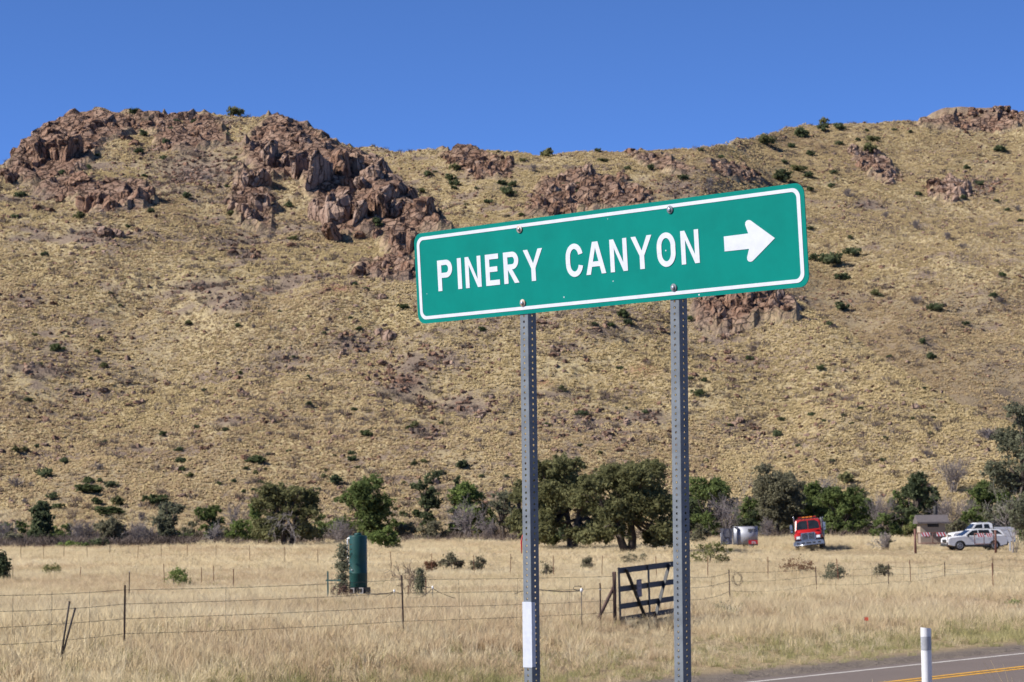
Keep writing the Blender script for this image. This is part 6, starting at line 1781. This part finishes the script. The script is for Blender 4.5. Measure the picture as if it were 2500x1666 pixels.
# ---- white sport utility car, side on, nose to the left (-x)
def car(label, name, cat, px_c, Y, base, L_, Hc, pickup=False, rz=0):
    p = at(px_c, Y, base)
    e = tag(empty(name, p), label, cat); e.rotation_euler = (0, 0, rz)
    W = .97
    sx = L_ / 5.05; sz = Hc / 1.78
    def T(q): return [(a * sx, b * sz) for a, b in q]
    r = .40 * sz; xf, xr = -1.52 * sx, 1.42 * sx
    def arch(xc, n=9, rr=r * 1.16):
        return [(xc + rr * math.cos(math.pi - math.pi * k / n), r * .92 + rr * math.sin(math.pi - math.pi * k / n)) for k in range(n + 1)]
    # lower body side outline, front at the left
    low = T([(-2.50, .48), (-2.54, .72), (-2.50, .98), (-2.38, 1.06), (-1.25, 1.20)]) + (T([(2.30, 1.22), (2.46, 1.12), (2.52, .80), (2.48, .48)]) if not pickup else T([(2.52, 1.22), (2.55, 1.18), (2.55, .55)]))
    bottom = [(xr + r * 1.16, .36 * sz)] + list(reversed(arch(xr))) + [(xf + r * 1.16, .34 * sz)] + list(reversed(arch(xf))) + [(xf - r * 1.16, .36 * sz)]
    # build as three layers so the flanks curve inwards
    poly = low + bottom
    mb = MB(); n = len(poly)
    rings = []
    for y, s in ((-W, .0), (-W * .93, 1.0), (W * .93, 1.0), (W, .0)):
        rings.append([(x * (.985 if s == 0 else 1), y, z - (.03 if (s == 0 and z > .9 * sz) else 0)) for x, z in poly])
    vs = [q for rg in rings for q in rg]; fs = []
    for i_ in range(3):
        for k in range(n):
            a = i_ * n + k; b = i_ * n + (k + 1) % n; fs.append((a, b, b + n, a + n))
    fs += [tuple(reversed(range(n))), tuple(range(3 * n, 4 * n))]
    mb.add(vs, fs); body = mb.build('body', M_WHT_P, e)
    # cabin
    if pickup: cabp = T([(-1.15, 1.16), (-.62, 1.68), (-.45, 1.76), (.50, 1.78), (.72, 1.70), (.78, 1.16)])
    else: cabp = T([(-1.30, 1.16), (-.55, 1.66), (-.30, 1.74), (.6, 1.78), (1.75, 1.72), (2.05, 1.62), (2.38, 1.18)])
    zb_, ztp = 1.16 * sz, 1.78 * sz
    mb = MB(); n = len(cabp); vs = []
    for s in (-1, 1): vs += [(x, s * (W * .95 - .22 * (z - zb_) / (ztp - zb_)), z) for x, z in cabp]
    mb.add(vs, [tuple(range(n)), tuple(reversed(range(n, 2 * n)))] + [(k, n + k, n + (k + 1) % n, (k + 1) % n) for k in range(n)])
    cb_ = mb.build('cabin', M_WHT_P, e)
    def pane(nm, q, mat=M_GLASS, parent=cb_):
        q = T(q)
        for s in (-1, 1):
            mb = MB(); o_ = lambda z, d: s * (W * .95 - .22 * (z - zb_) / (ztp - zb_) + d)
            m_ = len(q)
            vs = [(x, o_(z, .008), z) for x, z in q] + [(x, o_(z, -.01), z) for x, z in q]
            mb.add(vs, [tuple(range(m_)), tuple(reversed(range(m_, 2 * m_)))] + [(k, m_ + k, m_ + (k + 1) % m_, (k + 1) % m_) for k in range(m_)])
            mb.build(nm, mat, parent)
    def glass_x(nm, x0, z0, x1, z1):
        mb = MB(); x0, x1, z0, z1 = x0 * sx, x1 * sx, z0 * sz, z1 * sz
        y0 = W * .86 - .2 * (z0 - zb_) / (ztp - zb_); y1 = W * .86 - .2 * (z1 - zb_) / (ztp - zb_)
        dx = -.012 if x1 > x0 and x0 < 0 else .012
        mb.add([(x0 + dx, -y0, z0 + .012), (x0 + dx, y0, z0 + .012), (x1 + dx, y1, z1 + .012), (x1 + dx, -y1, z1 + .012)], [(0, 1, 2, 3)]); mb.build(nm, M_GLASS, cb_)
    if pickup:
        pane('window', [(-.92, 1.22), (-.55, 1.62), (-.08, 1.66), (-.08, 1.22)]); pane('window', [(.06, 1.22), (.06, 1.66), (.46, 1.66), (.56, 1.22)])
        glass_x('windscreen', -1.13, 1.19, -.63, 1.67)
    else:
        pane('window', [(-.98, 1.22), (-.42, 1.62), (.02, 1.66), (.02, 1.22)]); pane('window', [(.10, 1.22), (.10, 1.67), (.98, 1.67), (1.12, 1.24)])
        pane('window', [(1.34, 1.34), (1.18, 1.66), (1.72, 1.63), (2.10, 1.30)])
        glass_x('windscreen', -1.28, 1.19, -.56, 1.65); glass_x('rear_window', 2.36, 1.22, 2.06, 1.60)
    # doors with handles, sill, bumpers, lamps
    for s in (-1, 1):
        for (x0, x1) in (((-1.02, .04), (.10, 1.10)) if not pickup else ((-.98, .02), (.06, .70))):
            mb = MB(); mb.box(((x0 + x1) / 2 * sx, s * W * .985, .80 * sz), ((x1 - x0) * sx - .02, .02, .66 * sz), None, .008); d0 = mb.build('door', M_WHT_P, e)
            mb = MB(); mb.box(((x1 - .18) * sx, s * (W * .985 + .02), 1.0 * sz), (.18, .02, .035)); mb.build('handle', M_WHT_P, d0)
        mb = MB(); mb.box((-.05 * sx, s * W * .99, .40 * sz), (2.1 * sx, .03, .16 * sz), None, .01); mb.build('sill', M_BUMP, e)
        mb = MB(); mb.box((-.86 * sx, s * (W + .10), 1.16 * sz), (.14, .22, .14), None, .03); mb.build('mirror', M_BUMP if not pickup else M_WHT_P, e)
        mb = MB(); mb.box((-2.43 * sx, s * W * .72, .92 * sz), (.20, .42, .13), None, .03); mb.build('headlight', M_LAMP, e)
        mb = MB(); mb.box(((2.42 if not pickup else 2.54) * sx, s * W * .80, 1.02 * sz), (.12, .30, .20), None, .02); mb.build('tail_lamp', M_TAIL, e)
        mb = MB(); ar = arch(xf, 10, r * 1.17); 
        for xc in (xf, xr):
            a_ = arch(xc, 10, r * 1.13); mb.tube([(x, s * W * .96, z) for x, z in a_], .045, 5)
        mb.build('wheel_arch', M_BUMP, e)
    mb = MB(); mb.box((-2.50 * sx, 0, .46 * sz), (.16, W * 1.9, .22 * sz), None, .04); mb.build('front_bumper', M_BUMP if not pickup else M_CHROME, e)
    mb = MB(); mb.box((2.48 * sx, 0, .50 * sz), (.18, W * 1.9, .26 * sz), None, .04); mb.build('rear_bumper', M_BUMP if not pickup else M_CHROME, e)
    mb = MB(); mb.box((-2.545 * sx, 0, .80 * sz), (.03, W * 1.1, .24 * sz), None, .01); mb.build('grille', M_DARK, e)
    mb = MB(); mb.box((0, 0, .38 * sz), (4.2 * sx, W * 1.5, .2)); mb.build('underbody', M_DARK, e)
    for s in (-1, 1):
        for xc in (xf, xr):
            t = wheel(e, 0, 0, r, .24, M_ALU, 5); t.rotation_euler = (0, 0, math.pi / 2); t.location = (xc, s * (W - .12), r)
    if pickup:
        mb = MB(); 
        for s in (-1, 1): mb.box((1.68 * sx, s * (W - .02), 1.34 * sz), (1.66 * sx, .05, .26), None, .015)
        mb.box((2.50 * sx, 0, 1.30 * sz), (.05, W * 1.9, .2), None, .01)
        mb.build('utility_bed', M_WHT_P, e)
        mb = MB()
        for s in (-1, 1):
            mb.tube([(.85 * sx, s * .75, 1.3 * sz), (.85 * sx, s * .75, 1.84 * sz), (2.7 * sx, s * .75, 1.86 * sz)], .03, 6)
            mb.tube([(2.1 * sx, s * .75, 1.3 * sz), (2.1 * sx, s * .75, 1.85 * sz)], .03, 6)
        for k in range(5): mb.tube([((.85 + k * .45) * sx, -.75, 1.85 * sz), ((.85 + k * .45) * sx, .75, 1.85 * sz)], .025, 6)
        mb.build('rack', M_DARK, e)
        mb = MB(); mb.box((1.2 * sx, 0, 1.62 * sz), (.7, 1.2, .35), None, .05); mb.build('tool_box', M_DARK, e)
        mb = MB(); mb.box((.05, 0, 1.83 * sz), (.25, .9, .09), None, .03); mb.build('light_bar', M_DARK, cb_)
    else:
        mb = MB()
        for s in (-1, 1): mb.tube([(-.1, s * .68, 1.80 * sz), (1.6 * sx, s * .68, 1.79 * sz)], .02, 6)
        mb.build('roof_rail', M_BUMP, cb_)
        mb = MB(); mb.box((-.42 * sx, 0, 1.36 * sz), (.04, .55, .3), None, .02); mb.build('sun_visor_sheet', paint('teal_sheet', (.05, .28, .24), .6), cb_)
    return e
car('white sport utility car with dark windows parked side on behind the striped barrier', 'suv', 'car', 2239, 216, 1258, 5.15, 1.80, rz=math.radians(9))
car('white pickup truck with a dark rack parked behind the white sport utility car', 'pickup_truck', 'pickup', 2254, 226, 1249, 5.6, 2.2, True, rz=math.radians(7))
